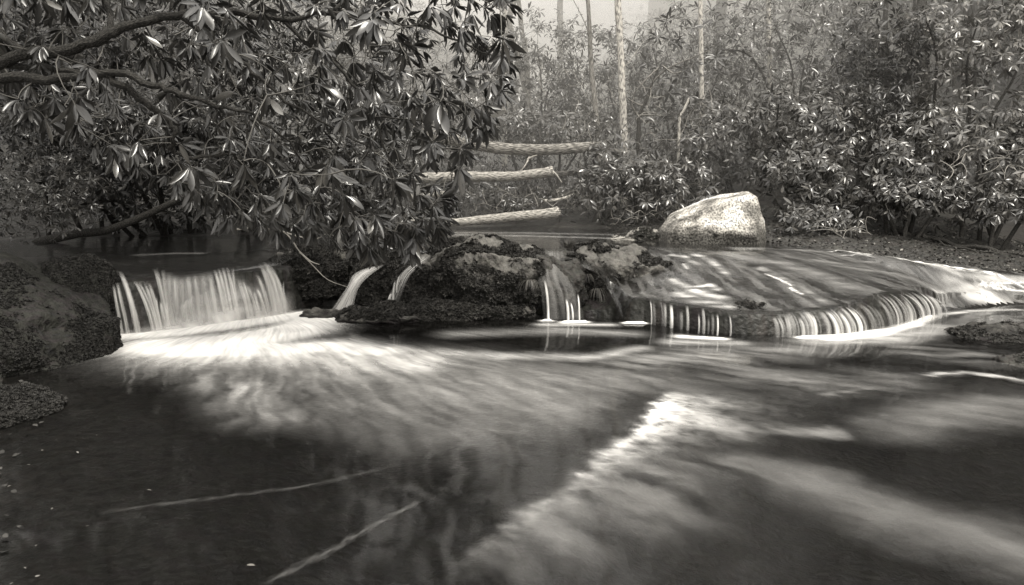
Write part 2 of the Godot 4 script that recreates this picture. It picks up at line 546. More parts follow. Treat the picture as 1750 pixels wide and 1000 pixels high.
func make_lower_foam() -> void:
	var step := 0.026
	var x0 := -4.7
	var z0 := -2.2
	var nx := 390
	var nz := 245
	var den := PackedFloat32Array()
	den.resize(nx * nz)
	var list := [
		[[[205, 578], [300, 570], [400, 556], [520, 538]], [.15, .2], 1.25, 0.1],
		[[[270, 592], [400, 584], [500, 566], [540, 548]], [.36, .3], 1.25, 0.1],
		[[[330, 600], [450, 598], [570, 592], [650, 600]], [.36, .22], .8, .15],
		[[[320, 606], [450, 606], [570, 608], [700, 620]], [.5, .4], .4, .25],
		[[[460, 620], [640, 640], [820, 672], [960, 700]], [.5, .5], .17, .3],
		[[[560, 600], [760, 620], [960, 650], [1100, 660]], [.45, .45], .15, .3],
		[[[520, 660], [640, 700], [760, 740]], [.4, .4], .12, .4],
		[[[350, 620], [410, 665], [470, 710]], [.25, .25], .2, .5],
		[[[640, 525], [600, 530], [540, 548]], [.06, .14], .8, .2],
		[[[700, 600], [860, 610], [1020, 612], [1095, 596]], [.16, .1], .3, .2],
		[[[780, 572], [950, 566], [1080, 572]], [.18, .15], .2, .3],
		[[[930, 549], [940, 549]], [.045, .045], 1.1, 0],
		[[[965, 552], [1000, 551]], [.06, .05], 1.15, 0],
		[[[930, 556], [1040, 556]], [.1, .1], .4, .2],
		[[[1070, 553], [1100, 553]], [.045, .04], 1.1, 0],
		[[[1165, 576], [1235, 580]], [.08, .06], .95, .1],
		[[[1150, 585], [1260, 588]], [.13, .12], .35, .3],
		[[[1370, 578], [1450, 576], [1510, 568]], [.06, .09], 1.1, .1],
		[[[1420, 580], [1500, 572], [1560, 556], [1590, 541]], [.10, .07], .95, .1],
		[[[1400, 586], [1520, 580], [1600, 560]], [.22, .2], .3, .3],
		[[[1600, 540], [1660, 532], [1740, 530]], [.06, .06], .4, .5],
		[[[1150, 705], [1260, 735], [1420, 740]], [.18, .1], .13, 1.1],
		[[[1080, 820], [1000, 880], [930, 940]], [.24, .2], .07, 1.0],
		[[[1120, 800], [1080, 870]], [.3, .3], .09, 1.0],
		[[[1265, 785], [1380, 825], [1540, 885], [1760, 945]], [.14, .26], .13, .25],
		[[[1530, 735], [1640, 705], [1760, 692]], [.22, .32], .14, .3],
		[[[1590, 642], [1650, 638], [1700, 645], [1760, 654]], [.06, .05], .42, .9],
		[[[1400, 676], [1480, 668]], [.04, .03], .16, .6],
		[[[1260, 640], [1380, 655], [1500, 650]], [.3, .3], .13, .6],
		[[[1100, 620], [1200, 610], [1350, 600]], [.35, .3], .16, .6],
		[[[1560, 600], [1660, 610]], [.3, .3], .12, .9],
		[[[800, 740], [880, 737]], [.06, .05], .12, .2],
		[[[170, 580], [200, 574]], [.05, .05], .6, .4],
	]
	var thin := PackedFloat32Array()
	thin.resize(nx * nz)
	for e in list:
		var pts := PackedVector3Array()
		for q in e[0]: pts.append(G(q[0], q[1], 0.0))
		if e[1][0] < 0.026: pts = smooth_path(pts, 4)
		splat(thin if e[1][0] < 0.026 else den, nx, nz, x0, z0, step, pts, e[1], e[2], e[3])
	var src := Vector2(-2.7, -8.6)
	var g := Geo.new()
	for j in nz:
		for i in nx:
			var x := x0 + i * step
			var z := z0 - j * step
			var r := Vector2(x, z) - src
			var len := r.length()
			var th := atan2(r.y, r.x)
			var wx := 0.07 * nb.get_noise_2d(x * 1.7, z * 1.7) + 0.02 * nb.get_noise_2d(x * 5.0, z * 5.0)
			var wz := 0.07 * nb.get_noise_2d(x * 1.7 + 50.0, z * 1.7) + 0.04 * nb.get_noise_2d(x * 5.0, z * 5.0 + 50.0)
			var far := ss(-7.0, -5.5, z)
			var a := den[clampi(j + roundi(wz * far / step), 0, nz - 1) * nx + clampi(i + roundi(wx * far / step), 0, nx - 1)]
			th += 0.05 * nb.get_noise_2d(x * 0.5, z * 0.5) + 0.006 * nb.get_noise_2d(x * 2.2, z * 2.2)
			if z > -5.4 and x > -1.2 and x < 2.4:
				var rd := ridge_dist(x, z) + 0.05 * nb.get_noise_2d(x * 4.0, z * 4.0) + 0.03 * nf.get_noise_2d(x * 6.0, z * 6.0)
				var k := lerpf(0.24, 1.05, ss(-3.4, -4.7, z)) * ss(-2.5, -3.2, z) * (1.0 - ss(-4.75, -5.2, z))
				k *= exp(-rd / lerpf(0.07, 0.22, ss(-3.2, -4.7, z))) if rd > 0.0 else exp(-pow(rd / 0.05, 2.0))
				a *= 1.0 - 0.75 * exp(-pow((rd + 0.17) / 0.15, 2.0)) * (1.0 - ss(-4.95, -5.3, z))
				a += k * clampf(0.75 + 0.9 * nf.get_noise_2d(x * 6.0, z * 6.0) + 0.5 * nf.get_noise_2d(x * 16.0, z * 16.0), 0.1, 1.5)
			a = clampf(a, 0.0, 1.25)
			if a < 0.6: a *= lerpf(0.72, 1.0, a / 0.6)
			# clouds of bubbles thin out between denser lanes
			var lanes := 0.9 + 0.16 * nb.get_noise_2d(len * 0.4, th * 20.0) + 0.2 * nb.get_noise_2d(len * 0.7 + 9.0, th * 55.0)
			a = lerpf(a * clampf(lanes, 0.2, 1.4), a, ss(0.6, 1.0, a))
			a = 1.0 - exp(-1.32 * a * a - a - thin[j * nx + i])
			g.vert(Vector3(x, ripple(x, z) + 0.005 + 0.02 * ss(0.7, 1.0, a), z), Vector2(len * 0.3, th * 2.2), Color(1, 1, 1, a))
	for j in nz - 1:
		for i in nx - 1:
			var a := j * nx + i
			if maxf(maxf(g.c[a].a, g.c[a + 1].a), maxf(g.c[a + nx].a, g.c[a + nx + 1].a)) < 0.004: continue
			g.tri(a, a + nx, a + 1); g.tri(a + 1, a + nx, a + nx + 1)
	tag(put("foam", g.mesh(), M.foam), "soft white foam fanning out over the dark lower pool", "foam", "", "stuff")

func make_upper_foam() -> void:
	var step := 0.03
	var x0 := -4.8
	var z0 := -5.6
	var nx := 390
	var nz := 290
	var den := PackedFloat32Array()
	den.resize(nx * nz)
	var list := [
		[[[1300, 462], [1380, 500], [1410, 520]], [.06, .05], .14, .8],
		[[[1460, 432], [1500, 436], [1540, 444]], [.03, .03], .4, .4],
		[[[1580, 452], [1640, 470], [1700, 478], [1760, 480]], [.05, .05], .35, .4],
		[[[1650, 508], [1700, 514], [1760, 522]], [.07, .06], .4, .4],
		[[[1600, 500], [1660, 492], [1690, 500]], [.06, .05], .25, .5],
		[[[1148, 437], [1170, 440], [1190, 452]], [.04, .05], .2, .9],
		[[[1185, 436], [1215, 446], [1240, 470]], [.05, .05], .22, .9],
		[[[1150, 480], [1190, 500], [1230, 510]], [.05, .08], .26, 1.2],
		[[[1190, 492], [1210, 488], [1225, 496]], [.04, .05], .34, 1.0],
		[[[1160, 505], [1200, 520], [1245, 525]], [.08, .08], .26, 1.2],
		[[[1170, 452], [1176, 462]], [.015, .015], .6, .3],
		[[[1260, 440], [1330, 450], [1420, 480], [1480, 500]], [.15, .15], .08, .9],
		[[[1360, 440], [1440, 455], [1560, 480], [1650, 500]], [.2, .2], .08, .9],
		[[[1260, 425], [1400, 432], [1520, 455]], [.12, .12], .08, .9],
		[[[1620, 480], [1700, 505], [1760, 512]], [.12, .12], .2, .9],
		[[[640, 404], [760, 402], [900, 404], [1040, 408]], [.12, .12], .10, .6],
		[[[700, 398], [900, 399], [1060, 402]], [.15, .12], .07, .6],
		[[[240, 437], [300, 434], [340, 434]], [.1, .1], .06, .5],
	]
	for e in list:
		var pts := PackedVector3Array()
		for q in e[0]: pts.append(hit_upper(q[0], q[1]))
		splat(den, nx, nz, x0, z0, step, pts, e[1], e[2], e[3])
	var g := Geo.new()
	var src := Vector2(1.2, -14.0)
	for j in nz:
		for i in nx:
			var x := x0 + i * step
			var z := z0 - j * step
			var a := clampf(den[j * nx + i], 0.0, 1.2)
			var r := Vector2(x, z) - src
			var th := atan2(r.y, r.x)
			var y := 0.0
			var pf := pl(FX, FZ, x) - z
			if x > slab_x0 and pf > 0.05 and pf < 3.0 and shore(x, z) < 0.1:
				var fl := 0.5 * nb.get_noise_2d(r.length() * 0.7, th * 30.0) + 0.5 * nb.get_noise_2d(r.length() * 1.6 + 30.0, th * 75.0) + 0.25
				a = maxf(a, (0.13 + 0.04 * ss(3.9, 4.6, x)) * clampf(fl, 0.0, 1.0) * ss(slab_x0, slab_x1, x) * (1.0 - ss(1.6, 3.0, pf)))
			if a > 0.002: y = upper_surface(x, z) + 0.006 + 0.03 * ss(0.6, 1.0, a)
			if a > 0.0 and z > pl(FX, FZ, x) - 0.1 and x < 3.7: a = 0.0
			a = 1.0 - exp(-1.2 * a - 1.4 * a * a)
			g.vert(Vector3(x, y, z), Vector2(r.length() * 0.4, th * 2.6), Color(1, 1, 1, a))
	for j in nz - 1:
		for i in nx - 1:
			var a := j * nx + i
			if minf(minf(g.v[a].y, g.v[a + 1].y), minf(g.v[a + nx].y, g.v[a + nx + 1].y)) <= 0.001: continue
			if maxf(maxf(g.c[a].a, g.c[a + 1].a), maxf(g.c[a + nx].a, g.c[a + nx + 1].a)) < 0.004: continue
			g.tri(a, a + nx, a + 1); g.tri(a + 1, a + nx, a + nx + 1)
	tag(put("foam", g.mesh(), M.foam), "white foam streaks on the rapids and the water sliding over the ledge", "foam", "", "stuff")

# a thin line of foam drawn out by the current
func ribbon(label: String, list: Array, w0: float, w1: float, dense: float, upper := false) -> void:
	var p := PackedVector3Array()
	for q in list: p.append(hit_upper(q[0], q[1]) if upper else G(q[0], q[1], 0.0))
	p = smooth_path(p, 10)
	var g := Geo.new()
	var n := p.size()
	for i in n:
		var t := float(i) / (n - 1)
		var d := p[mini(i + 1, n - 1)] - p[maxi(i - 1, 0)]
		var side := Vector3(-d.z, 0, d.x).normalized()
		var wob := side * 0.015 * nb.get_noise_2d(t * 4.0, list[0][0])
		for k in 7:
			var s := (k - 3) / 3.0
			var w := lerpf(w0, w1, t) * (1.0 + 0.35 * nb.get_noise_2d(t * 9.0 + 7.0, list[0][1]))
			var v := p[i] + side * s * w + wob * (0.0 if upper else 1.0)
			v.y = upper_surface(v.x, v.z) + 0.012 if upper else ripple(v.x, v.z) + 0.009
			var al := dense * pow(1.0 - absf(s), 1.3) * ss(0.0, 0.2, t) * (1.0 - ss(0.75, 1.0, t))
			al *= clampf(0.65 + 1.4 * nb.get_noise_2d(t * 11.0, s * 1.2 + list[0][0]), 0.0, 1.3)
			g.vert(v, Vector2(t, s), Color(1, 1, 1, clampf(al, 0.0, 1.0)))
	g.grid(0, 7, n)
	tag(put("foam_streak", g.mesh(), M.veil), label, "foam streak", "foam streaks on the water")

func make_ribbons() -> void:
	ribbon("long thin straight foam streak in the near foreground left of the submerged ridge", [[440, 1008], [560, 945], [660, 890], [740, 850]], .034, .02, .085)
	ribbon("faint curving foam streak across the dark shallows at left", [[160, 882], [290, 864], [400, 850], [560, 826], [720, 788]], .034, .03, .05)
	ribbon("white glint of water shooting down the slab, upper one", [[1306, 469], [1330, 480], [1356, 493]], .035, .03, 1.0, true)
	ribbon("white glint of water shooting down the slab, lower one", [[1348, 493], [1360, 500], [1374, 508]], .04, .03, 1.0, true)
	ribbon("long white stream of rapids along the right bank", [[1520, 441], [1570, 450], [1620, 458], [1670, 466], [1720, 480], [1790, 500]], .045, .04, 1.1, true)
	ribbon("second white stream of rapids nearer than the one along the bank", [[1660, 488], [1700, 494], [1740, 499], [1800, 506]], .07, .05, 1.0, true)
	ribbon("white curl of water between the two streams of rapids", [[1675, 492], [1700, 487], [1730, 486], [1780, 488]], .03, .02, .8, true)
	ribbon("small white wave at the far end of the rapids", [[1412, 432], [1432, 430], [1462, 434], [1500, 440]], .03, .02, .7, true)
	ribbon("pale wave below the small white one at the far end", [[1430, 439], [1460, 438], [1500, 443]], .025, .02, .5, true)

# a strand of falling water: a bulged ribbon from its lip to the pool
func strand(a: Vector3, b: Vector3, wa: float, wb: float, out: float, dense: float, seed_: float, late := 0.0) -> ArrayMesh:
	var g := Geo.new()
	var nv := 15
	var nu := 7
	var along := b - a
	var flat := Vector3(along.x, 0, along.z)
	for j in nv:
		var t := float(j) / (nv - 1)
		# thrown forward, then falling
		var c := a + flat * (1.0 - pow(1.0 - t, 1.9)) + Vector3(0, along.y * pow(t, 1.25), 0)
		c += Vector3(0, 0, out * sin(t * PI) * 0.35)
		var lh := pl(FX, FL, c.x)
		c.z = lerpf(c.z, maxf(c.z, lip_z(c.x) + 0.03 + 0.03 * t), 1.0 - ss(lh - 0.12, lh + 0.01, c.y))
		var w := lerpf(wa, wb, pow(t, 0.7))
		for i in nu:
			var s := 2.0 * i / (nu - 1) - 1.0
			var al := dense * pow(1.0 - s * s, 0.9) * ss(late, late + 0.28, t)
			al *= 0.78 + 0.5 * nb.get_noise_2d(s * 1.6 + seed_ * 7.0, t * 0.9) 
			g.vert(c + Vector3(s * w, 0.0, (1.0 - s * s) * w * 0.7), Vector2(t, s), Color(1, 1, 1, clampf(al, 0.0, 1.0)))
	g.grid(0, nu, nv)
	return g.mesh()

func veil(left: PackedVector3Array, right: PackedVector3Array, dense: float, seed_: float, fade_top := 0.1) -> ArrayMesh:
	var l := smooth_path(left, 6)
	var r := smooth_path(right, 6)
	var g := Geo.new()
	var nu := 25
	for j in l.size():
		var t := float(j) / (l.size() - 1)
		for i in nu:
			var s := float(i) / (nu - 1)
			var p := l[j].lerp(r[j], s) + Vector3(0, 0.004, 0.03 * sin(s * PI) + 0.012 * nb.get_noise_2d(s * 5.0 + seed_, t))
			var al := dense * pow(sin(s * PI), 0.6) * ss(0.0, fade_top, t)
			al *= clampf(0.75 + 1.1 * nb.get_noise_2d(s * 7.0 + seed_ * 3.1, t * 0.8) + 0.4 * nb.get_noise_2d(s * 18.0, t * 0.6 + seed_), 0.05, 1.2)
			g.vert(p, Vector2(s, t), Color(1, 1, 1, clampf(al, 0, 1)))
	g.grid(0, nu, l.size())
	return g.mesh()

func lip_z(x: float) -> float:
	return pl(FX, FZ, x) + 0.06 * na.get_noise_2d(x * 2.2, 7.0)

# where that pixel's ray meets the falling sheet in front of the ledge
func on_face(px: float, py: float, ahead: float) -> Vector3:
	var p := P(px, py, 7.6)
	for k in 4: p = P(px, py, -lip_z(p.x) - ahead)
	return p

func tab(list: Array, x: float) -> float:
	for i in list.size() - 1:
		if x <= list[i + 1][0]:
			return lerpf(list[i][1], list[i + 1][1], clampf((x - list[i][0]) / (list[i + 1][0] - list[i][0]), 0, 1))
	return list[-1][1]

func make_falls() -> void:
	rng.seed = 501
	# the broad fall on the left
	var foot := [[190, 573], [300, 562], [400, 549], [500, 530]]
	var t := thing("waterfall", G(340, 556, 0), "broad silky waterfall curtain pouring into the brightest foam at left", "waterfall", "waterfalls over the ledge")
	var k := 0
	var x := 0.0
	var st := [[193, 485, 209, 571, 3.5, .75], [199, 482, 219, 572, 4, .75], [203, 462, 236, 567, 5.5, .85], [209, 470, 232, 568, 3, .4], [227, 478, 262, 562, 4.5, .8], [234, 480, 268, 559, 3.5, .6], [246, 483, 270, 556, 4, .7], [253, 482, 275, 555, 4, .7], [266, 505, 276, 552, 3, .55], [275, 512, 284, 553, 5, .6], [284, 514, 291, 552, 4, .6],
		[265, 459, 285, 508, 6, .6], [278, 460, 289, 506, 5, .5], [290, 464, 298, 552, 8, .5], [300, 468, 308, 552, 9, .5], [311, 470, 321, 552, 9, .45], [322, 468, 333, 551, 10, .5], [334, 466, 346, 550, 9, .5], [346, 464, 360, 549, 10, .5], [357, 462, 372, 548, 8, .55],
		[366, 460, 386, 548, 5, .75], [373, 458, 392, 545, 4.5, .8], [380, 456, 398, 545, 4.5, .8], [387, 455, 405, 545, 4, .75], [397, 456, 404, 478, 4, .5], [391, 470, 408, 543, 5, .45], [405, 476, 425, 540, 5, .7], [413, 478, 431, 537, 4, .65], [419, 486, 440, 535, 4, .7], [398, 495, 414, 541, 7, .35],
		[433, 497, 444, 532, 4, .7], [437, 491, 453, 530, 4.5, .8], [437, 468, 459, 526, 5, .6], [443, 451, 470, 524, 8, .8], [450, 447, 478, 523, 8, .8], [456, 450, 486, 521, 6, .7], [462, 462, 490, 518, 5, .5], [484, 480, 488, 505, 2, .4]]
	for e in st:
		var b := on_face(e[2], e[3], 0.10)
		b.y = 0.0
		put("water_strand", strand(on_face(e[0], e[1], -0.05 if e[1] < 470 else 0.05), b, e[4] * 0.0042, e[4] * 0.006, 0.1, e[5] * 0.9, k * 1.7), M.veil, t)
		k += 1
	# spray that softens the foot of the fall
	var sl := PackedVector3Array([P(205, 548, 7.18), P(208, 562, 7.16), G(212, 577, 0.0)])
	var sr := PackedVector3Array([P(505, 490, 8.05), P(508, 512, 8.0), G(512, 536, 0.0)])
	for q in 2: put("spray", veil(sl, sr, 0.55, 50.0 + q * 9.0, 1.0), M.veil, t, Transform3D(Basis(), Vector3(0, 0, 0.04 + 0.05 * q)))
	var l := PackedVector3Array([P(200, 470, 7.48), P(204, 500, 7.36), P(210, 540, 7.24), G(215, 571, 0)])
	var r := PackedVector3Array([P(470, 462, 7.95), P(478, 490, 7.85), P(486, 510, 7.78), G(494, 528, 0)])
	put("water_sheet", veil(l, r, 0.3, 3.0, 0.6), M.veil, t)
	# the fall over the right-hand lip
	var tr := thing("waterfall", G(1450, 571, 0), "long row of curved water strands falling off the right-hand lip", "waterfall", "waterfalls over the ledge")
	var lip := [[1315, 548], [1380, 540], [1432, 532], [1460, 527], [1482, 506], [1500, 508], [1530, 502], [1545, 500], [1570, 505], [1586, 515]]
	var base := [[1325, 572], [1400, 573], [1460, 572], [1520, 566], [1545, 556], [1570, 546], [1600, 540], [1640, 532]]
	x = 1316.0
	while x < 1584.0:
		var yt := tab(lip, x) + rr(-3, 3)
		var lean := lerpf(8.0, 32.0, ss(1330, 1480, x)) + rr(-1.2, 1.2)
		if x > 1540: lean = 24.0
		var fy := tab(base, x + lean) + rr(-2, 2)
		var b := G(x + lean, fy, 0.0)
		var a := on_face(x, yt, -0.065)
		b.z = maxf(b.z, lip_z(b.x) + 0.08)
		a.y = upper_surface(a.x, a.z) + 0.004
		var w := rr(3.5, 10.0)
		put("water_strand", strand(a, b, w * 0.0022, w * 0.0036, 0.08, rr(0.2, 0.85) * clampf(0.75 + 1.1 * nb.get_noise_1d(x * 0.045), 0.15, 1.1) * lerpf(0.55, 1.0, ss(1320, 1400, x)), k * 1.7, rr(0.0, 0.3) * rng.randf()), M.veil, tr)
		k += 1
		x += w * rr(0.45, 1.1)
	l = PackedVector3Array([P(1330, 550, 7.3), P(1336, 560, 7.2), G(1338, 573, 0)])
	r = PackedVector3Array([P(1560, 512, 8.1), P(1580, 528, 8.0), G(1598, 543, 0)])
	put("water_sheet", veil(l, r, 0.4, 9.0, 0.3), M.veil, tr)
	# the short fall left of it
	var tm := thing("waterfall", G(1180, 566, 0), "short fringe of water strands below the standing wave on the ledge", "waterfall", "waterfalls over the ledge")
	x = 1094.0
	while x < 1250.0:
		if x > 1118 and x < 1126: x += 8.0
		var yt := tab([[1090, 524], [1130, 530], [1180, 538], [1220, 543], [1250, 543]], x) + rr(-3, 3)
		var fy := tab([[1090, 551], [1150, 560], [1200, 571], [1250, 574]], x) + rr(-2, 2)
		var b := G(x + 3, fy, 0.0)
		var a := on_face(x + rr(-1, 1), yt, -0.065)
		a.y = upper_surface(a.x, a.z) + 0.004
		b.z = maxf(b.z, lip_z(b.x) + 0.07)
		var w := rr(2.5, 8.0)
		put("water_strand", strand(a, b, w * 0.0022, w * 0.003, 0.06, rr(0.2, 0.7) * clampf(0.8 + 1.3 * nb.get_noise_1d(x * 0.07 + 40.0), 0.0, 1.2), k * 1.7, rr(0.0, 0.35)), M.veil, tm)
		k += 1
		x += w * rr(1.2, 2.2)
	# two strands under the mossy slide
	var tc := thing("waterfall", G(965, 547, 0), "thin water slide ending in two white spouts beside the hanging grass", "waterfall", "waterfalls over the ledge")
	for e in [[930, 478, 937, 546, 4], [967, 510, 971, 547, 4], [975, 516, 979, 548, 3], [987, 502, 990, 547, 2.5]]:
		var b := G(e[2], e[3], 0.0)
		put("water_strand", strand(P(e[0], e[1], -b.z + 0.1), b, e[4] * 0.0028, e[4] * 0.0045, 0.05, 0.85, k * 1.7), M.veil, tc)
		k += 1
	l = PackedVector3Array([P(922, 428, 8.3), P(918, 450, 8.08), P(918, 478, 7.9), P(924, 500, 7.84), G(928, 546, 0)])
	r = PackedVector3Array([P(962, 428, 8.3), P(968, 450, 8.08), P(978, 478, 7.9), P(990, 500, 7.84), G(1000, 546, 0)])
	put("water_sheet", veil(l, r, 0.11, 14.0, 0.1), M.veil, tc)
	# the two little runs between the mossy rocks
	var ta := thing("waterfall", G(598, 524, 0), "white run of water slipping between two dark mossy rocks", "waterfall", "waterfalls over the ledge")
	l = PackedVector3Array([P(640, 454, 8.5), P(606, 468, 8.4), P(592, 492, 8.34), G(566, 530, 0.0)])
	r = PackedVector3Array([P(660, 452, 8.5), P(632, 472, 8.38), P(612, 496, 8.3), G(604, 532, 0.0)])
	for q in 2: put("water_sheet", veil(l, r, 0.42, 20.0 + q, 0.2), M.veil, ta, Transform3D(Basis(), Vector3(0, 0, 0.008 * q)))
	var tb := thing("waterfall", G(665, 530, 0), "thin glassy trickle down the face of the mossy middle rock", "waterfall", "waterfalls over the ledge")
	l = PackedVector3Array([P(728, 434, 8.22), P(690, 462, 8.05), P(672, 490, 8.0), G(652, 530, 0.02)])
	r = PackedVector3Array([P(742, 436, 8.22), P(706, 466, 8.05), P(692, 492, 8.0), G(680, 532, 0.02)])
	put("water_sheet", veil(l, r, 0.5, 31.0, 0.2), M.veil, tb)
	for e in [[676, 478, 672, 528, 4], [670, 500, 664, 528, 5], [684, 470, 678, 500, 3]]:
		var b := G(e[2], e[3], 0.02)
		put("water_strand", strand(P(e[0], e[1], 8.0), P(e[2], e[3], 7.96), e[4] * 0.0025, e[4] * 0.004, 0.04, 0.75, k * 1.7), M.veil, tb)
		k += 1

# ---------------------------------------------------------------- rocks
# a lump: ellipsoid pushed in by flat cuts, roughened; moss where mossy() says so
func rock(called: String, label: String, c: Vector3, rad: Vector3, yaw: float, cuts: Array, o: Dictionary) -> Node3D:
	var nu: int = o.get("nu", 96)
	var nv: int = o.get("nv", 60)
	var sd: float = o.get("seed", 1.0)
	var box: float = o.get("box", 2.6)
	var amp: float = o.get("amp", 0.06)
	var tone: float = o.get("tone", 0.12)
	var moss: float = o.get("moss", 0.5)
	var moss_top: float = o.get("moss_top", 1.0)     # >0 prefers the top, <0 the flanks
	var g := Geo.new()
	var turn := Basis(Vector3.UP, yaw)
	var mask := PackedFloat32Array()
	for j in nv + 1:
		var th := PI * j / nv
		for i in nu + 1:
			var ph := TAU * (i % nu) / nu
			var d := Vector3(sin(th) * cos(ph), cos(th), sin(th) * sin(ph))
			var q := pow(pow(absf(d.x), box) + pow(absf(d.y), box) + pow(absf(d.z), box), -1.0 / box)
			var p := d * q * rad
			for cut in cuts:
				var n: Vector3 = cut[0]
				var e: float = p.dot(n) - cut[1]
				if e > 0.0: p -= n * e * o.get("hard", 0.92)
			var big := na.get_noise_3dv(d * 1.6 + Vector3(sd, sd * 2.0, 0))
			var f := nf.get_noise_3dv(p * 4.0 + Vector3(0, sd * 3.0, sd))
			p += d * (amp * 1.5 * big + amp * 0.3 * f - amp * 0.5 * exp(-absf(na.get_noise_3dv(p * 1.3 + Vector3(sd, 0, sd))) * 22.0)) * minf(rad.x, rad.z) * 1.6
			var w := c + turn * p
			var mk := nf.get_noise_3dv(w * 1.7 + Vector3(sd, 0, 0)) * 1.3 + (d.y - 0.3) * 0.5 * moss_top + (moss - 0.5) * 1.6
			mask.append(mk)
			var col := grey(maxf(tone * (1.0 + o.get("mottle", 0.5) * nf.get_noise_3dv(w * 3.0)), 0.01))
			if o.has("patch"): col *= clampf(1.0 + o.patch * (na.get_noise_3dv(w * 2.4) + 0.6 * nf.get_noise_3dv(w * 9.0)), 0.25, 1.5)
			if o.has("wet"):
				var lvl: float = o.wet
				col = col.lerp(grey(tone * 0.25), 1.0 - ss(lvl, lvl + o.get("wet_band", 0.12), w.y + 0.08 * nf.get_noise_3dv(w * 5.0)))
			var mm := ss(-0.05, 0.12, mk)
			col = col.lerp(grey(0.025), mm)
			g.vert(w, Vector2(float(i) / nu, float(j) / nv), col)
	for j in nv:
		for i in nu:
			var a := j * (nu + 1) + i
			g.tri(a, a + nu + 1, a + 1); g.tri(a + 1, a + nu + 1, a + nu + 2)
	var t := thing(called, Vector3(c.x, minf(c.y, c.y - rad.y * 0.5), c.z), label, o.get("category", "rock"), o.get("group", ""))
	put("stone", g.mesh(), M[o.get("mat", "rock")], t)
	# moss cushions: tiny upright tufts where the mask allows
	var many_: int = o.get("tufts", 3000)
	var xf := []
	var cols := []
	var tries := 0
	var floor_y: float = o.get("floor", -0.02)
	while xf.size() < many_ and tries < many_ * 14:
		tries += 1
		var k := (rng.randi() % (g.ix.size() / 3)) * 3
		var a := g.v[g.ix[k]]
		var b := g.v[g.ix[k + 1]]
		var e := g.v[g.ix[k + 2]]
		var n := (e - a).cross(b - a)
		var area := n.length()
		if area < 1e-9 or rng.randf() > area / o.get("cell", 0.0012): continue
		n = n.normalized()
		if n.y < -0.35: continue
		if mask[g.ix[k]] + rr(-0.1, 0.1) < 0.03: continue
		var s := rng.randf(); var u := rng.randf() * (1.0 - s)
		var p := a + (b - a) * s + (e - a) * u
		if p.y < floor_y: continue
		if p.z < c.z - rad.z * 0.55: continue
		var up := (n + rdir() * 0.5 + Vector3(0, 0.2, 0)).normalized()
		var sz: float = rr(0.010, 0.024) * o.get("tuft", 1.0)
		xf.append(Transform3D(frame(up) * Basis.from_scale(Vector3(sz, sz, sz)), p - n * 0.002))
		cols.append(grey(rr(0.012, 0.065) * o.get("moss_tone", 1.0) * (1.0 + 0.6 * nf.get_noise_3dv(p * 6.0))))
	if xf.size(): many("moss", moss_mesh, M.moss, xf, cols, t)
	return t

func frame(up: Vector3) -> Basis:
	var s := up.cross(Vector3(0.31, 0.2, 0.93)).normalized().rotated(up, rr(0, TAU))
	return Basis(s, up, s.cross(up))

var moss_mesh: ArrayMesh
func make_moss_mesh() -> void:
	rng.seed = 77
	var g := Geo.new()
	for k in 6:
		var a := TAU * k / 6.0 + rr(-0.3, 0.3)
		var d := Vector3(cos(a), 0, sin(a))
		var s := Vector3(-d.z, 0, d.x) * 0.28
		var i := g.vert(d * 0.1 - s); g.vert(d * 0.1 + s)
		g.vert(d * 0.55 + s * 0.8 + Vector3(0, 0.55, 0)); g.vert(d * 0.55 - s * 0.8 + Vector3(0, 0.55, 0))
		g.vert(d * rr(0.7, 1.1) + Vector3(0, rr(0.5, 1.0), 0))
		g.tri(i, i + 1, i + 2); g.tri(i, i + 2, i + 3); g.tri(i + 3, i + 2, i + 4)
	moss_mesh = g.mesh()

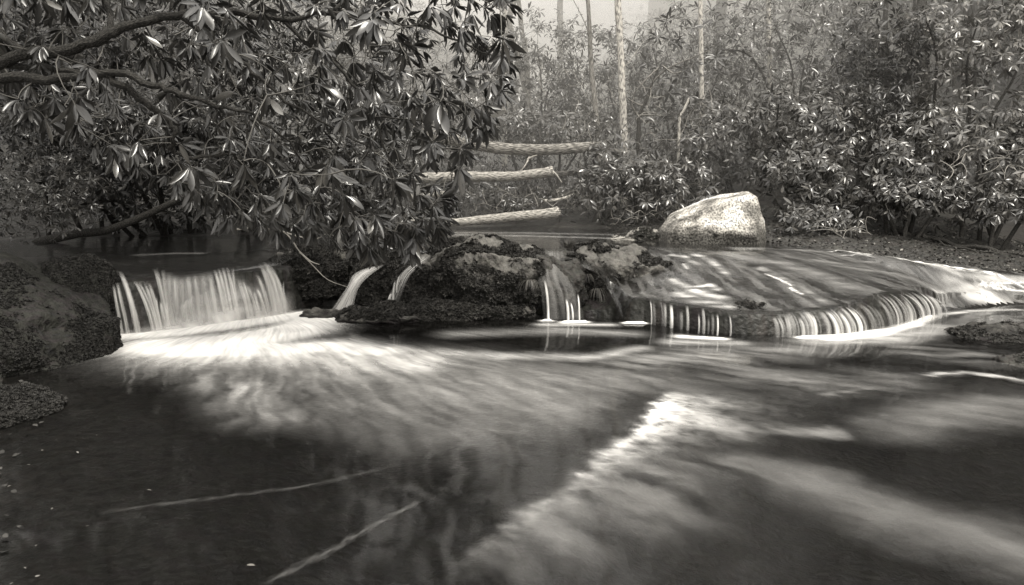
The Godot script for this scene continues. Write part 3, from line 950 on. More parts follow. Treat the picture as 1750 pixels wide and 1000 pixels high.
func make_rocks() -> void:
	rng.seed = 611
	make_moss_mesh()
	var right_front := Vector3(0.75, 0.35, 0.55).normalized()
	# the pale boulder at the edge of the upper pool
	var bc := P(1226, 385, 10.6)
	var cuts := []
	var rim := [[-.72, -.1], [-.66, .13], [-.50, .31], [-.05, .51], [.41, .64], [.51, .60], [.63, .31], [.70, -.1]]
	for i in rim.size() - 1:
		var u := Vector2(rim[i][0], rim[i][1])
		var w := Vector2(rim[i + 1][0], rim[i + 1][1])
		var nn := Vector2(-(w.y - u.y), w.x - u.x).normalized()
		cuts.append([Vector3(nn.x, nn.y, 0.06).normalized(), nn.dot(u)])
	cuts.append([Vector3(0.12, 0.5, 0.85).normalized(), 0.44])
	cuts.append([Vector3(-0.3, 0.75, 0.6).normalized(), 0.46])
	cuts.append([Vector3(0.85, 0.15, 0.5).normalized(), 0.55])
	cuts.append([Vector3(-0.5, 0.1, 0.86).normalized(), 0.46])
	cuts.append([Vector3(0.05, -0.3, 0.95).normalized(), 0.36])
	rock("boulder", "big pale lichen spotted boulder at the edge of the upper pool", Vector3(bc.x, 0.53, bc.z), Vector3(0.98, 0.85, 0.75), 0.0, cuts,
		{"mat": "boulder", "tone": 0.75, "hard": 1.0, "mottle": 1.4, "patch": 1.0, "moss": 0.12, "amp": 0.02, "seed": 3.3, "tufts": 700, "moss_top": -0.6, "wet": 0.60, "wet_band": 0.22, "floor": 0.5, "category": "boulder", "box": 2.0, "nu": 140, "nv": 100})
	var sc := P(1088, 398, 11.2)
	rock("rock", "low mossy rock in the water left of the pale boulder", Vector3(sc.x, 0.53, sc.z), Vector3(0.42, 0.15, 0.3), 0.1, [[Vector3(-0.3, 0.95, 0).normalized(), 0.1]],
		{"tone": 0.3, "moss": 0.45, "amp": 0.1, "seed": 5.0, "tufts": 900, "floor": 0.5, "moss_tone": 1.6})
	# the dark rock that fills the left edge
	rock("rock", "huge dark rock with a mossy shoulder at the left edge", Vector3(-4.42, 0.05, -5.85), Vector3(1.33, 0.88, 1.15), 0.2,
		[[Vector3(0.42, 0.88, 0.12).normalized(), 0.68], [Vector3(0.72, 0.35, 0.62).normalized(), 0.86], [Vector3(-0.1, 0.4, 0.9).normalized(), 0.80]],
		{"tone": 0.028, "moss": 0.55, "amp": 0.035, "seed": 8.4, "tufts": 26000, "tuft": 0.7, "moss_top": -0.6, "nu": 160, "nv": 100, "cell": 0.0006, "moss_tone": 0.5})
	var l2 := P(150, 495, 7.35)
	rock("rock", "round moss covered rock between the left rock and the broad waterfall", Vector3(-3.86, 0.2, -7.0), Vector3(0.36, 0.5, 0.42), 0.2, [],
		{"tone": 0.06, "moss": 0.85, "amp": 0.07, "seed": 9.7, "tufts": 9000, "tuft": 0.7, "moss_top": 0.2, "cell": 0.0006, "moss_tone": 0.7})
	var l3 := G(30, 700, 0.0)
	rock("rock", "low wet mossy rock lying at the water edge under the left rock", Vector3(l3.x - 0.3, -0.04, l3.z), Vector3(0.55, 0.15, 0.4), -0.4, [],
		{"tone": 0.05, "moss": 0.7, "amp": 0.07, "seed": 10.9, "tufts": 8000, "tuft": 0.7, "moss_top": 0.3, "cell": 0.0006, "moss_tone": 0.7})
	# the mossy rocks in the middle of the ledge: [px, top y, foot y, depth, half width px, half depth m]
	var mids := [
		[535, 424, 522, 9.05, 66, 0.45, 0.8, -0.3, "rounded mossy rock at the right end of the broad waterfall", 21.0],
		[612, 412, 490, 9.2, 44, 0.35, 0.6, 0.1, "grassy moss capped rock behind the white run of water", 22.0],
		[650, 440, 528, 8.75, 42, 0.3, 0.85, 0.2, "dark moss covered rock between the white run and the trickle", 23.0],
		[690, 425, 480, 9.05, 42, 0.3, 0.6, 0.1, "small mossy rock above the thin trickle", 26.0],
		[752, 436, 540, 8.42, 66, 0.42, 0.55, -0.7, "pale cracked rock with moss to the right of the trickle", 24.0],
		[838, 410, 548, 8.3, 92, 0.5, 0.65, -0.7, "broad mossy rock with a bare pale top in the middle of the ledge", 25.0],
		[785, 412, 500, 8.8, 60, 0.4, 0.6, 0.3, "moss topped rock behind the middle of the ledge", 27.0],
		[1045, 420, 530, 8.9, 80, 0.55, 0.5, -0.7, "smooth sloping rock fringed with grass right of the two spouts", 28.0],
		[948, 428, 545, 8.32, 50, 0.4, 0.25, 0.1, "wet rock under the thin water slide", 29.0],
	]
	for e in mids:
		var d: float = e[3]
		var top := P(e[0], e[1], d)
		var low := G(e[0], e[2], 0.0)
		var h: float = (top.y + 0.06) * 0.5
		rock("rock", e[8], Vector3(top.x, h - 0.06, -d), Vector3(e[4] * d / F * 1.08, h, e[5]), 0.2 * sin(e[9]), [[Vector3(0.2, 0.95, 0.2).normalized(), h * 0.86]],
			{"tone": 0.115 if e[9] != 29.0 else 0.05, "moss": e[6], "moss_top": e[7], "amp": 0.10, "tuft": 1.35, "seed": e[9], "tufts": 6000, "cell": 0.0006, "wet": 0.06, "wet_band": 0.12, "moss_tone": 1.0})
	# the flat rocks at their foot
	for e in [[655, 552, 85, 0.26, 0.13, "flat wet mossy rock lying in front of the trickle", 41.0, 0.55], [800, 545, 120, 0.30, 0.2, "low mossy ledge stone below the broad middle rock", 42.0, 0.6], [545, 548, 40, 0.18, 0.07, "smooth rounded stone washed by foam below the white run", 43.0, 0.0]]:
		var q := G(e[0], e[1], 0.0)
		rock("rock", e[5], Vector3(q.x, 0.0, q.z - 0.2), Vector3(e[2] * -q.z / F, e[4], e[3]), 0.1, [[Vector3(0, 1, 0.1).normalized(), e[4] * 0.8]],
			{"tone": 0.11, "moss": e[7], "amp": 0.12, "seed": e[6], "tufts": 5000, "cell": 0.0006, "wet": 0.02, "wet_band": 0.06})
	# the rock awash at the right, and smaller ones under the right-hand lip
	var rc := G(1700, 572, 0.0)
	rock("rock", "low flat rock awash at the right edge below the rapids", Vector3(rc.x + 0.1, -0.02, rc.z), Vector3(0.5, 0.09, 0.36), 0.2, [[Vector3(-0.1, 1, 0.15).normalized(), 0.07]],
		{"tone": 0.08, "moss": 0.35, "amp": 0.08, "seed": 51.0, "tufts": 1500, "wet": 0.0, "wet_band": 0.1, "cell": 0.0006})
	var rm := G(1285, 566, 0.0)
	rock("rock", "mossy rock buttress splitting the two right-hand falls", Vector3(rm.x, 0.03, rm.z - 0.12), Vector3(0.2, 0.22, 0.2), 0.2, [[Vector3(0.0, 0.95, 0.3).normalized(), 0.19]],
		{"tone": 0.07, "moss": 0.7, "amp": 0.1, "seed": 52.0, "tufts": 2500, "moss_top": -0.2, "cell": 0.0006})
	var rk := G(1745, 620, 0.0)
	rock("rock", "dark stone just breaking the water at the right edge", Vector3(rk.x + 0.12, -0.06, rk.z), Vector3(0.3, 0.12, 0.16), 0.1, [], {"tone": 0.05, "moss": 0.3, "amp": 0.14, "seed": 53.0, "tufts": 300})

# ---------------------------------------------------------------- leaves and shrubs
func leaf(width: float, curl: float, fold: float, twist: float) -> ArrayMesh:
	var g := Geo.new()
	for e in [[0.0, .012], [0.1, .016], [0.2, .3], [0.36, .78], [0.56, 1.0], [0.76, .86], [0.91, .45], [1.0, .0]]:
		var x: float = e[0]
		var w: float = e[1] * width
		var y := -curl * x * x
		var tw := twist * x
		for s in [-1.0, 0.0, 1.0]:
			var q: float = s * w
			g.vert(Vector3(x - absf(curl) * 0.15 * x, y + absf(q) * fold + q * tw, q), Vector2(x, 0.5 + 0.5 * s))
	for j in 7:
		var a := j * 3
		for i in 2:
			g.tri(a + i, a + i + 1, a + i + 3); g.tri(a + i + 1, a + i + 4, a + i + 3)
	return g.mesh()

func make_leaves() -> void:
	for e in [[.108, .12, .35, .2], [.12, .3, .2, -.4], [.095, .05, .5, .3], [.112, .45, .25, 0.], [.13, -.08, .2, .5]]:
		var base := leaf(e[0], e[1], e[2], e[3])
		leaf_meshes.append(base)
	leaf_small.append(leaf(.2, .1, .25, .2))

# twigs that reach every tip from the limbs already there
func grow(nodes: PackedVector3Array, tips: Array, sag: float, r: float, sides: int, wob: float) -> Array:
	var g := Geo.new()
	var dirs := []
	var base := nodes[0]
	tips.sort_custom(func(a, b): return a.distance_squared_to(base) < b.distance_squared_to(base))
	for tip: Vector3 in tips:
		var best := 1e9
		var q := nodes[0]
		for n in nodes:
			var d := n.distance_squared_to(tip)
			if d < best and d > 0.0016:
				best = d
				q = n
		var len := sqrt(best)
		var mid := q.lerp(tip, 0.5) + Vector3(rr(-1, 1), rr(-0.5, 1) + sag, rr(-1, 1)) * len * wob
		var pts := PackedVector3Array()
		var n := 5
		for k in n:
			var t := float(k) / (n - 1)
			pts.append(q.lerp(mid, t).lerp(mid.lerp(tip, t), t))
		for k in range(1, n): nodes.append(pts[k])
		g.tube(pts, taper(n, clampf(r * (0.5 + len), r * 0.5, r * 2.2), r * 0.42), sides)
		dirs.append((pts[n - 1] - pts[n - 2]).normalized())
	return [g, dirs]

func whorl(tip: Vector3, dir: Vector3, n: int, size: float, droop: float, xf: Array, wide := 1.55) -> void:
	var side := dir.cross(Vector3(0.3, 0.1, 0.9)).normalized()
	var a0 := rr(0, TAU)
	for k in n:
		var a := a0 + TAU * k / n + rr(-0.25, 0.25)
		var open := rr(0.45 * wide, wide)
		var perp := side.rotated(dir, a)
		var d := (dir * cos(open) + perp * sin(open) + Vector3(0, -droop * rr(0.3, 1.3), 0)).normalized()
		var up := dir - d * dir.dot(d)
		up += Vector3(0, 0.5, 0)
		up = up - d * up.dot(d)
		if up.length() < 0.05: up = perp.cross(d)
		up = up.normalized().rotated(d, rr(-0.4, 0.4))
		var L := size * rr(0.7, 1.15)
		xf.append(Transform3D(Basis(d * L, up * L, d.cross(up) * L), tip + d * 0.006))

func dress(t: Node3D, xf: Array, singles: int, tone: float, size_px: float) -> void:
	# the leaves that show largest are leaves of their own, the rest one mass
	var scored := []
	for i in xf.size():
		var x: Transform3D = xf[i]
		var o := x.origin + x.basis.x * 0.5
		var s := to_px(o)
		var inside := s.x > -30 and s.x < 1780 and s.y > -30 and s.y < 1000
		var d := -o.z
		var face := absf((x.basis.y.normalized()).dot((o - EYE).normalized()))
		scored.append([(x.basis.x.length() / maxf(d, 0.5)) * (0.4 + face) * (1.0 if inside else 0.1), i])
	scored.sort_custom(func(a, b): return a[0] > b[0])
	var taken := {}
	for k in mini(singles, scored.size()):
		var i: int = scored[k][1]
		taken[i] = true
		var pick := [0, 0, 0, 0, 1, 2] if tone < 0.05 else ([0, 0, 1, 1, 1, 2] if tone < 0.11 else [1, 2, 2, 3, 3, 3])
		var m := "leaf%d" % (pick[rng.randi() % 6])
		put("leaf", leaf_meshes[rng.randi() % 5], M[m], t, xf[i])
	var rest := []
	var cols := []
	for i in xf.size():
		if taken.has(i): continue
		rest.append(xf[i])
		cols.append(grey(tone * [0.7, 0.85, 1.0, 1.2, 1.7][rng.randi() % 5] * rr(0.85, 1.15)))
	if rest.size(): many("foliage", leaf_meshes[1 if tone > 0.09 else 0], M.leaves, rest, cols, t)

func make_hero_shrub() -> void:
	rng.seed = 1203
	var t := thing("rhododendron", P(-420, 470, 7.0), "large rhododendron overhanging the stream at upper left with big drooping leaves", "shrub", "rhododendrons along the stream")
	var limbs := [
		[[[-420, 470, 7.0], [-330, 300, 6.9], [-200, 190, 6.6], [-60, 130, 6.3], [20, 100, 6.15], [110, 84, 6.05], [175, 66, 6.0], [215, 42, 6.0], [300, 24, 6.1], [400, 20, 6.3], [480, 32, 6.4], [560, 22, 6.4], [640, 40, 6.4]], .062, .014],
		[[[-330, 300, 6.9], [-180, 170, 6.5], [-60, 132, 6.1], [20, 131, 5.95], [100, 134, 5.9], [180, 124, 5.88], [245, 138, 5.85], [300, 158, 5.85], [350, 176, 5.85], [420, 190, 5.9]], .05, .012],
		[[[-180, 170, 6.5], [-60, 118, 6.3], [30, 116, 6.2], [100, 118, 6.1], [180, 128, 5.95]], .03, .02],
		[[[180, 126, 5.9], [215, 152, 5.9], [250, 180, 5.95], [285, 206, 6.0], [300, 235, 6.0], [290, 255, 6.05], [330, 268, 6.1], [400, 262, 6.2]], .028, .01],
		[[[175, 66, 6.0], [190, 40, 6.1], [185, 0, 6.2], [190, -60, 6.3]], .03, .015],
		[[[40, 96, 6.15], [10, 60, 6.3], [-10, 20, 6.4], [0, -60, 6.6]], .03, .015],
		[[[480, 32, 6.4], [540, 85, 6.5], [600, 140, 6.5], [640, 200, 6.6], [670, 290, 6.7], [690, 370, 6.8]], .016, .006],
		[[[300, 24, 6.1], [360, 70, 6.2], [420, 110, 6.2], [470, 160, 6.2], [560, 210, 6.3], [640, 260, 6.4]], .018, .006],
		[[[640, 40, 6.4], [720, 45, 6.5], [790, 70, 6.5], [850, 100, 6.6]], .014, .005],
		[[[560, 22, 6.4], [620, -20, 6.5], [700, -30, 6.6], [800, -10, 6.6]], .014, .005],
		[[[420, 190, 5.9], [480, 230, 6.1], [540, 300, 6.4], [600, 360, 6.7]], .012, .005],
		[[[400, 262, 6.2], [430, 310, 6.6], [480, 350, 6.9], [540, 385, 7.0]], .01, .004],
		[[[640, 200, 6.6], [720, 210, 6.7], [790, 235, 6.8]], .009, .004],
	]
	var nodes := PackedVector3Array()
	for l in limbs:
		var p := smooth_path(path_px(l[0]), 4)
		for i in range(1, p.size() - 1): p[i] += rdir() * 0.018
		var g := Geo.new()
		g.tube(p, taper(p.size(), l[1], l[2]), 10, true, 0.25, na)
		put("branch", g.mesh(), M.dark_bark, t)
		for q in p:
			if to_px(q).x > 60.0: nodes.append(q)
	var top_of := [[-60, -120], [900, -120]]
	var low_of := [[-60, 180], [60, 200], [180, 260], [280, 310], [360, 360], [420, 390], [490, 385], [540, 400], [600, 415], [660, 425], [720, 425], [755, 395], [775, 330], [800, 265], [830, 215], [858, 150], [880, 90], [860, 30], [850, -20]]
	var tips := []
	while tips.size() < 1100:
		var x := rr(-40, 868)
		var hi := tab(low_of, x)
		var y := rr(-110, hi)
		if rng.randf() < 0.25: y = hi - absf(rr(0, 60))
		if x < 330 and y > 110 and rng.randf() < 0.55: continue
		if x < 260 and y > 30 and y < 160 and rng.randf() < 0.6: continue
		var d := 5.3 + 3.6 * pow(rng.randf(), 0.9)
		d = lerpf(d, 6.0 + 1.1 * rng.randf(), ss(330, 400, y))
		if y > hi - 25: d = maxf(d, 6.0)
		var p := P(x, y, d)
		if p.y < 0.78 and x < 500: p.y = 0.78 + rr(0, 0.15)
		tips.append(p)
	var got := grow(nodes, tips, 0.15, 0.0065, 5, 0.22)
	put("twigs", got[0].mesh(), M.twig, t).set_meta("kind", "stuff")
	var xf := []
	for i in tips.size():
		var dir: Vector3 = got[1][i]
		dir = (dir + Vector3(0.15, -0.25, 0.15) + rdir() * 0.35).normalized()
		whorl(tips[i], dir, 7 + rng.randi() % 4, rr(0.10, 0.2), rr(0.4, 1.3), xf, rr(0.8, 1.5))
	dress(t, xf, 300, 0.034, 40)
	# the bare pale twig that dangles over the mossy rock
	var pale := Geo.new()
	for l in [[[400, 392, 7.2], [450, 390, 7.2], [484, 396, 7.15], [500, 412, 7.1], [512, 430, 7.1], [536, 455, 7.15], [560, 478, 7.2], [592, 490, 7.25]], [[484, 396, 7.15], [510, 404, 7.1], [540, 408, 7.1], [556, 400, 7.1]], [[512, 430, 7.1], [530, 446, 7.1], [546, 452, 7.1]], [[440, 390, 7.2], [470, 384, 7.2], [500, 388, 7.2]]]:
		var p := smooth_path(path_px(l), 3)
		pale.tube(p, taper(p.size(), 0.009, 0.003), 5)
	put("bare_twig", pale.mesh(), M.pale_twig, t)

# a bush: an ellipsoid of tips on twigs that rise from the ground under it
func bush(label: String, px: float, py: float, d: float, rx: float, ry: float, n: int, o := {}) -> void:
	var c := P(px, py, d)
	var R := Vector3(rx * d / F, ry * d / F, rx * d / F * o.get("deep", 0.7))
	var gy := bed(c.x, c.z)
	var t := thing(o.get("called", "rhododendron"), Vector3(c.x, gy, c.z), label, "shrub", o.get("group", "rhododendrons along the stream"))
	var nodes := PackedVector3Array()
	var stems := 3
	for k in stems:
		var b := Vector3(c.x + rr(-0.3, 0.3) * R.x, gy - 0.1, c.z - rr(0.0, 0.4) * R.z)
		if shore(b.x, b.z) < 0.1: b.z = pl(SX, SZ, b.x) - rr(0.1, 0.5)
		b.y = bed(b.x, b.z) - 0.1
		var e := c + Vector3(R.x * lerpf(-0.7, 0.7, (k + rng.randf()) / stems), R.y * rr(0.1, 0.6), R.z * rr(-0.3, 0.4))
		var p := smooth_path(PackedVector3Array([b, b.lerp(e, 0.4) + Vector3(rr(-.2, .2), 0.2, rr(-.2, .2)), b.lerp(e, 0.75) + rdir() * 0.15, e]), 4)
		var g := Geo.new()
		g.tube(p, taper(p.size(), o.get("stem", 0.035), 0.01), 7)
		put("stem", g.mesh(), M.dark_bark, t)
		for i in range(3, p.size()): nodes.append(p[i])
	var tips := []
	var tries := 0
	n = int(n * 1.5)
	while tips.size() < n and tries < n * 30:
		tries += 1
		var q := rdir() * pow(rng.randf(), 0.28)
		var p := c + q * R
		p += Vector3(na.get_noise_3dv(p * 0.9), na.get_noise_3dv(p * 0.9 + Vector3(9, 0, 0)), na.get_noise_3dv(p * 0.9 + Vector3(0, 9, 0))) * 0.55 * minf(R.x, R.y)
		if p.y < bed(p.x, p.z) + 0.08: continue
		if p.y < UP_LEVEL + 0.1: continue
		tips.append(p)
	if tips.size() < n: print(label, ' ', tips.size(), ' of ', n)
	var got := grow(nodes, tips, 0.1, o.get("twig", 0.007), 4, 0.25)
	put("twigs", got[0].mesh(), M.twig, t).set_meta("kind", "stuff")
	var xf := []
	for i in tips.size():
		var out: Vector3 = ((tips[i] - c) / R).normalized()
		var dir: Vector3 = (got[1][i] * 0.6 + out * 0.6 + Vector3(0, 0.35, 0.25) + rdir() * 0.3).normalized()
		whorl(tips[i], dir, 6 + rng.randi() % 4, o.get("leaf", 0.155) * rr(0.8, 1.1), o.get("droop", 0.55) * rr(0.5, 1.6), xf, rr(1.0, 1.55))
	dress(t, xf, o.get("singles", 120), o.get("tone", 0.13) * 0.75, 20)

func make_bushes() -> void:
	rng.seed = 900
	bush("rhododendron at the right edge whose lower leaves hang over the bank", 1690, 270, 11.8, 150, 115, 260, {"singles": 300, "tone": 0.17})
	bush("rhododendron with bright leaves leaning out over the right bank", 1550, 265, 11.6, 85, 75, 110, {"singles": 300, "tone": 0.13})
	bush("rhododendron close behind the right end of the pale boulder", 1400, 325, 12.2, 110, 75, 170, {"singles": 300})
	bush("rhododendron filling the middle of the right bank above the boulder", 1380, 220, 13.4, 110, 75, 190, {"singles": 240})
	bush("rhododendron arching low behind the left side of the boulder", 1110, 320, 13.8, 130, 62, 210, {"singles": 300})
	bush("rhododendron above the boulder and right of the pale trunk", 1230, 240, 14.6, 115, 85, 210, {"singles": 220})
	bush("upper rhododendron in the haze right of the pale trunk", 1180, 105, 17.5, 120, 95, 240, {"singles": 100})
	bush("tall rhododendron mass right of the upper middle", 1370, 95, 16.5, 135, 105, 280, {"singles": 120})
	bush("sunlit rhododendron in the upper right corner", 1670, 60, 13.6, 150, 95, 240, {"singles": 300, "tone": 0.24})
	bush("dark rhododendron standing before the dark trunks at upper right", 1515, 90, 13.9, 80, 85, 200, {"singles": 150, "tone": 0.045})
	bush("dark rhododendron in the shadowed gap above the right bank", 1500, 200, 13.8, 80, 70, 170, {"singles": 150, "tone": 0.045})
	bush("hazy rhododendron between the two thin pale trunks", 1030, 135, 18.5, 95, 100, 240, {"singles": 60})
	bush("hazy rhododendron just right of the overhanging leaves", 905, 140, 18.0, 95, 105, 240, {"singles": 60})
	bush("rhododendron growing behind the topmost log", 940, 222, 16.0, 130, 32, 160, {"singles": 120})
	bush("low rhododendron in front of the log ends", 1040, 290, 14.3, 70, 45, 90, {"singles": 200})
	bush("small bush under the fallen logs", 880, 338, 14.4, 95, 22, 90, {"called": "bush", "leaf": 0.1, "tone": 0.09, "singles": 60, "group": ""})
	bush("small leaved bush at the left edge above the dark rock", 70, 330, 9.6, 110, 70, 260, {"called": "bush", "leaf": 0.085, "tone": 0.10, "singles": 300, "group": "", "droop": 0.3})
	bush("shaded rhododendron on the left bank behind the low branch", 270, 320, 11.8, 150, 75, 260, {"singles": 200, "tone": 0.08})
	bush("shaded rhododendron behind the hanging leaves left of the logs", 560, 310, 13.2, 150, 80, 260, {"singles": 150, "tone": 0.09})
	bush("rhododendron behind the overhanging branches at far left", 130, 150, 13.0, 190, 110, 280, {"singles": 100, "tone": 0.10})
	bush("rhododendron behind the top of the overhanging branches", 480, 90, 15.0, 210, 110, 300, {"singles": 60, "tone": 0.12})
	bush("rhododendron behind the right end of the overhanging branches", 740, 190, 15.5, 110, 110, 220, {"singles": 60, "tone": 0.11})
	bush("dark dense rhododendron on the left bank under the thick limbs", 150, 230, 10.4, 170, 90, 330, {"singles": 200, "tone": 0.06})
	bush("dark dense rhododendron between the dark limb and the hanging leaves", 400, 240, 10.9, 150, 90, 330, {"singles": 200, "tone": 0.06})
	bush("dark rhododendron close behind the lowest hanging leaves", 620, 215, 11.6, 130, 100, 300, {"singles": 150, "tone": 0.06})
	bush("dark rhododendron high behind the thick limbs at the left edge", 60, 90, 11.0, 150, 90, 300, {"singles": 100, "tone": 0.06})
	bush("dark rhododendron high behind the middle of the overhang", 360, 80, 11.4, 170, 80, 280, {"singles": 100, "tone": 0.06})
	bush("low rhododendron sprays touching the right bank beside the boulder", 1400, 385, 11.0, 70, 26, 60, {"singles": 300, "leaf": 0.13})
	bush("low rhododendron sprays over the long dark root", 1570, 330, 11.2, 100, 36, 100, {"singles": 300, "leaf": 0.13})
	bush("low rhododendron sprays at the right edge above the bank", 1710, 345, 11.0, 70, 30, 60, {"singles": 300, "leaf": 0.13})
	# low tangle on the far bank round the logs
	var lx := []
	var lc := []
	while lx.size() < 26000:
		var z := -rr(13.9, 18.5)
		var x := rr(-8.5, 4.0)
		if shore(x, z) < 0.1: continue
		if na.get_noise_2d(x * 0.8, z * 0.8) < -0.2: continue
		whorl(Vector3(x, bed(x, z) + rr(0.03, 0.75) * (1.0 + na.get_noise_2d(x, z)), z), (rdir() + Vector3(0, 0.5, 0.3)).normalized(), 5, rr(0.06, 0.14), 0.5, lx)
	for i in lx.size(): lc.append(grey(rr(0.02, 0.09)))
	tag(many("undergrowth", leaf_meshes[2], M.leaves, lx, lc, self), "low leafy tangle on the far bank round and under the fallen logs", "undergrowth")
	# thickets that cover the hillside behind
	var xf := []
	var cols := []
	while xf.size() < 110000:
		var z := -lerpf(15.0, 46.0, pow(rng.randf(), 1.3))
		var x := rr(-1.0, 1.0) * (-z * 0.95 + 4.0)
		if z > -18.0 and x < 2.5: continue
		var den := na.get_noise_2d(x * 0.35, z * 0.35)
		if den < -0.15: continue
		var y := bed(x, z) + rr(0.1, 1.0) * (1.6 + 3.2 * maxf(den + 0.2, 0.0))
		var dir := (rdir() + Vector3(0, 0.5, 0.5)).normalized()
		whorl(Vector3(x, y, z), dir, 6, rr(0.16, 0.26), 0.4, xf)
	for i in xf.size(): cols.append(grey(rr(0.03, 0.09)))
	tag(many("thicket", leaf_meshes[0], M.leaves, xf, cols, self), "dense rhododendron thicket covering the hazy hillside behind the stream", "thicket")

# ---------------------------------------------------------------- trunks, logs, bare branches
func trunk(called: String, label: String, pts: Array, r0: float, r1: float, m: String, category := "tree", group := "") -> Node3D:
	var p := smooth_path(path_px(pts), 5)
	p[0].y = minf(p[0].y, bed(p[0].x, p[0].z) - 0.1)
	for i in range(1, p.size()): p[i] += Vector3(rr(-1, 1), 0, rr(-1, 1)) * r0 * 0.12
	var t := thing(called, Vector3(p[0].x, bed(p[0].x, p[0].z), p[0].z), label, category, group)
	var g := Geo.new()
	g.tube(p, taper(p.size(), r0, r1), 14, true, 0.15, na)
	put("trunk", g.mesh(), M[m], t)
	return t

func limb(t: Node3D, pts: Array, r0: float, r1: float, m: String, called := "limb") -> void:
	var p := smooth_path(path_px(pts), 4)
	var g := Geo.new()
	g.tube(p, taper(p.size(), r0, r1), 7)
	put(called, g.mesh(), M[m], t)

func make_trees() -> void:
	rng.seed = 333
	var grp := "thin trunks on the far bank"
	var a := trunk("tree", "brightest pale straight trunk left of the top centre", [[1068, 262, 16.0], [1064, 160, 16.0], [1059, 60, 16.0], [1054, -60, 16.0], [1046, -400, 16.2]], .075, .055, "pale_bark", "tree", grp)
	limb(a, [[1061, 120, 16.0], [1080, 100, 15.9], [1100, 70, 15.9]], .012, .004, "pale_bark")
	var b := trunk("tree", "slender grey trunk left of the brightest pale trunk", [[1024, 258, 16.3], [1018, 190, 16.3], [1010, 110, 16.4], [1007, 40, 16.4], [1000, -60, 16.5], [985, -300, 16.7]], .06, .03, "bark", "tree", grp)
	limb(b, [[1009, 70, 16.4], [1000, 40, 16.3], [980, 0, 16.3]], .014, .005, "bark")
	trunk("tree", "thin mottled trunk standing above the boulder", [[1200, 240, 15.8], [1199, 140, 15.9], [1198, 60, 16.0], [1196, -60, 16.1], [1190, -300, 16.3]], .05, .035, "pale_bark", "tree", grp)
	trunk("tree", "short pale trunk piece showing through leaves right of top centre", [[1316, 130, 18.0], [1314, 40, 18.0], [1312, -60, 18.0], [1308, -300, 18.2]], .055, .04, "pale_bark", "tree", grp)
	trunk("tree", "curved dark trunk in the bright haze right of the overhanging leaves", [[905, 190, 21.0], [893, 130, 21.0], [874, 60, 21.0], [872, 20, 21.0], [886, -30, 21.0], [900, -200, 21.0]], .085, .06, "bark", "tree", grp)
	trunk("tree", "pale trunk at the very edge of the overhanging leaves", [[862, 110, 22.0], [863, 40, 22.0], [861, -60, 22.0], [858, -300, 22.0]], .08, .06, "pale_bark", "tree", grp)
	trunk("tree", "leaning grey trunk behind the hazy rhododendron", [[902, 180, 20.0], [900, 100, 20.0], [890, 40, 20.0], [880, -80, 20.0]], .07, .05, "bark", "tree", grp)
	trunk("tree", "faint trunk far back in the bright haze", [[958, 100, 30.0], [957, 0, 30.0], [955, -100, 30.0], [950, -300, 30.0]], .11, .09, "bark", "tree", grp)
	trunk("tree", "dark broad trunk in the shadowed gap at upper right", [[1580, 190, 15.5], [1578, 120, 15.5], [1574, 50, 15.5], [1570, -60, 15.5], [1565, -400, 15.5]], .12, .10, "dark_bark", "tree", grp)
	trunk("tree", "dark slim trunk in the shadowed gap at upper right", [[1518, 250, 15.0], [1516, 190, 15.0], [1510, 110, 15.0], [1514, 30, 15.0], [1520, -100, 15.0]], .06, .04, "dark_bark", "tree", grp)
	var c := trunk("tree", "dark crooked sapling with bare forked limbs right of the pale trunk", [[1090, 260, 14.6], [1092, 220, 14.6], [1092, 198, 14.6], [1105, 170, 14.6], [1116, 140, 14.6], [1126, 115, 14.6]], .045, .012, "dark_bark", "sapling")
	for l in [[[1092, 198, 14.6], [1112, 196, 14.5], [1132, 198, 14.5]], [[1092, 200, 14.6], [1080, 180, 14.5], [1084, 165, 14.5]], [[1105, 170, 14.6], [1096, 180, 14.6], [1070, 165, 14.5], [1080, 150, 14.5]], [[1116, 140, 14.6], [1140, 118, 14.5], [1180, 100, 14.4], [1215, 85, 14.4]], [[1126, 115, 14.6], [1100, 140, 14.5], [1078, 165, 14.5]], [[1132, 112, 14.5], [1150, 125, 14.4], [1165, 122, 14.4]]]:
		limb(c, l, .02, .005, "bark")
	var e := trunk("dead_trunk", "short broken snag leaning behind the boulder", [[1160, 205, 14.4], [1170, 185, 14.4], [1178, 168, 14.4]], .025, .018, "pale_bark", "snag")
	e.name = "snag"
	trunk("tree", "dark arched trunk among the leaves above the boulder", [[1315, 150, 15.5], [1290, 105, 15.4], [1268, 88, 15.3], [1235, 85, 15.3]], .028, .014, "dark_bark", "sapling")
	# tall evergreens that stand higher than the frame and shade the hillside
	var spots := [[-9.0, -17.0, 15.0], [-7.5, -22.0, 16.0], [11.5, -21.0, 16.0], [12.5, -15.0, 14.0], [6.8, -27.0, 17.0], [-13.0, -13.0, 15.0], [10.0, -24.0, 17.0], [-9.0, -27.0, 17.0], [15.0, -9.0, 14.0], [-12.0, -6.0, 15.0], [-6.2, -8.6, 14.0], [-6.0, -2.5, 15.0]]
	var words := ["left of the hidden logs", "behind the overhanging shrub", "above the dark gap on the right", "beyond the right edge", "behind the tall rhododendron mass", "far left above the dark rock", "high on the right hillside", "high on the left hillside", "on the right bank beside the rapids", "on the left bank behind the overhanging shrub", "rooted beside the overhanging shrub", "on the left bank level with the wet shelf"]
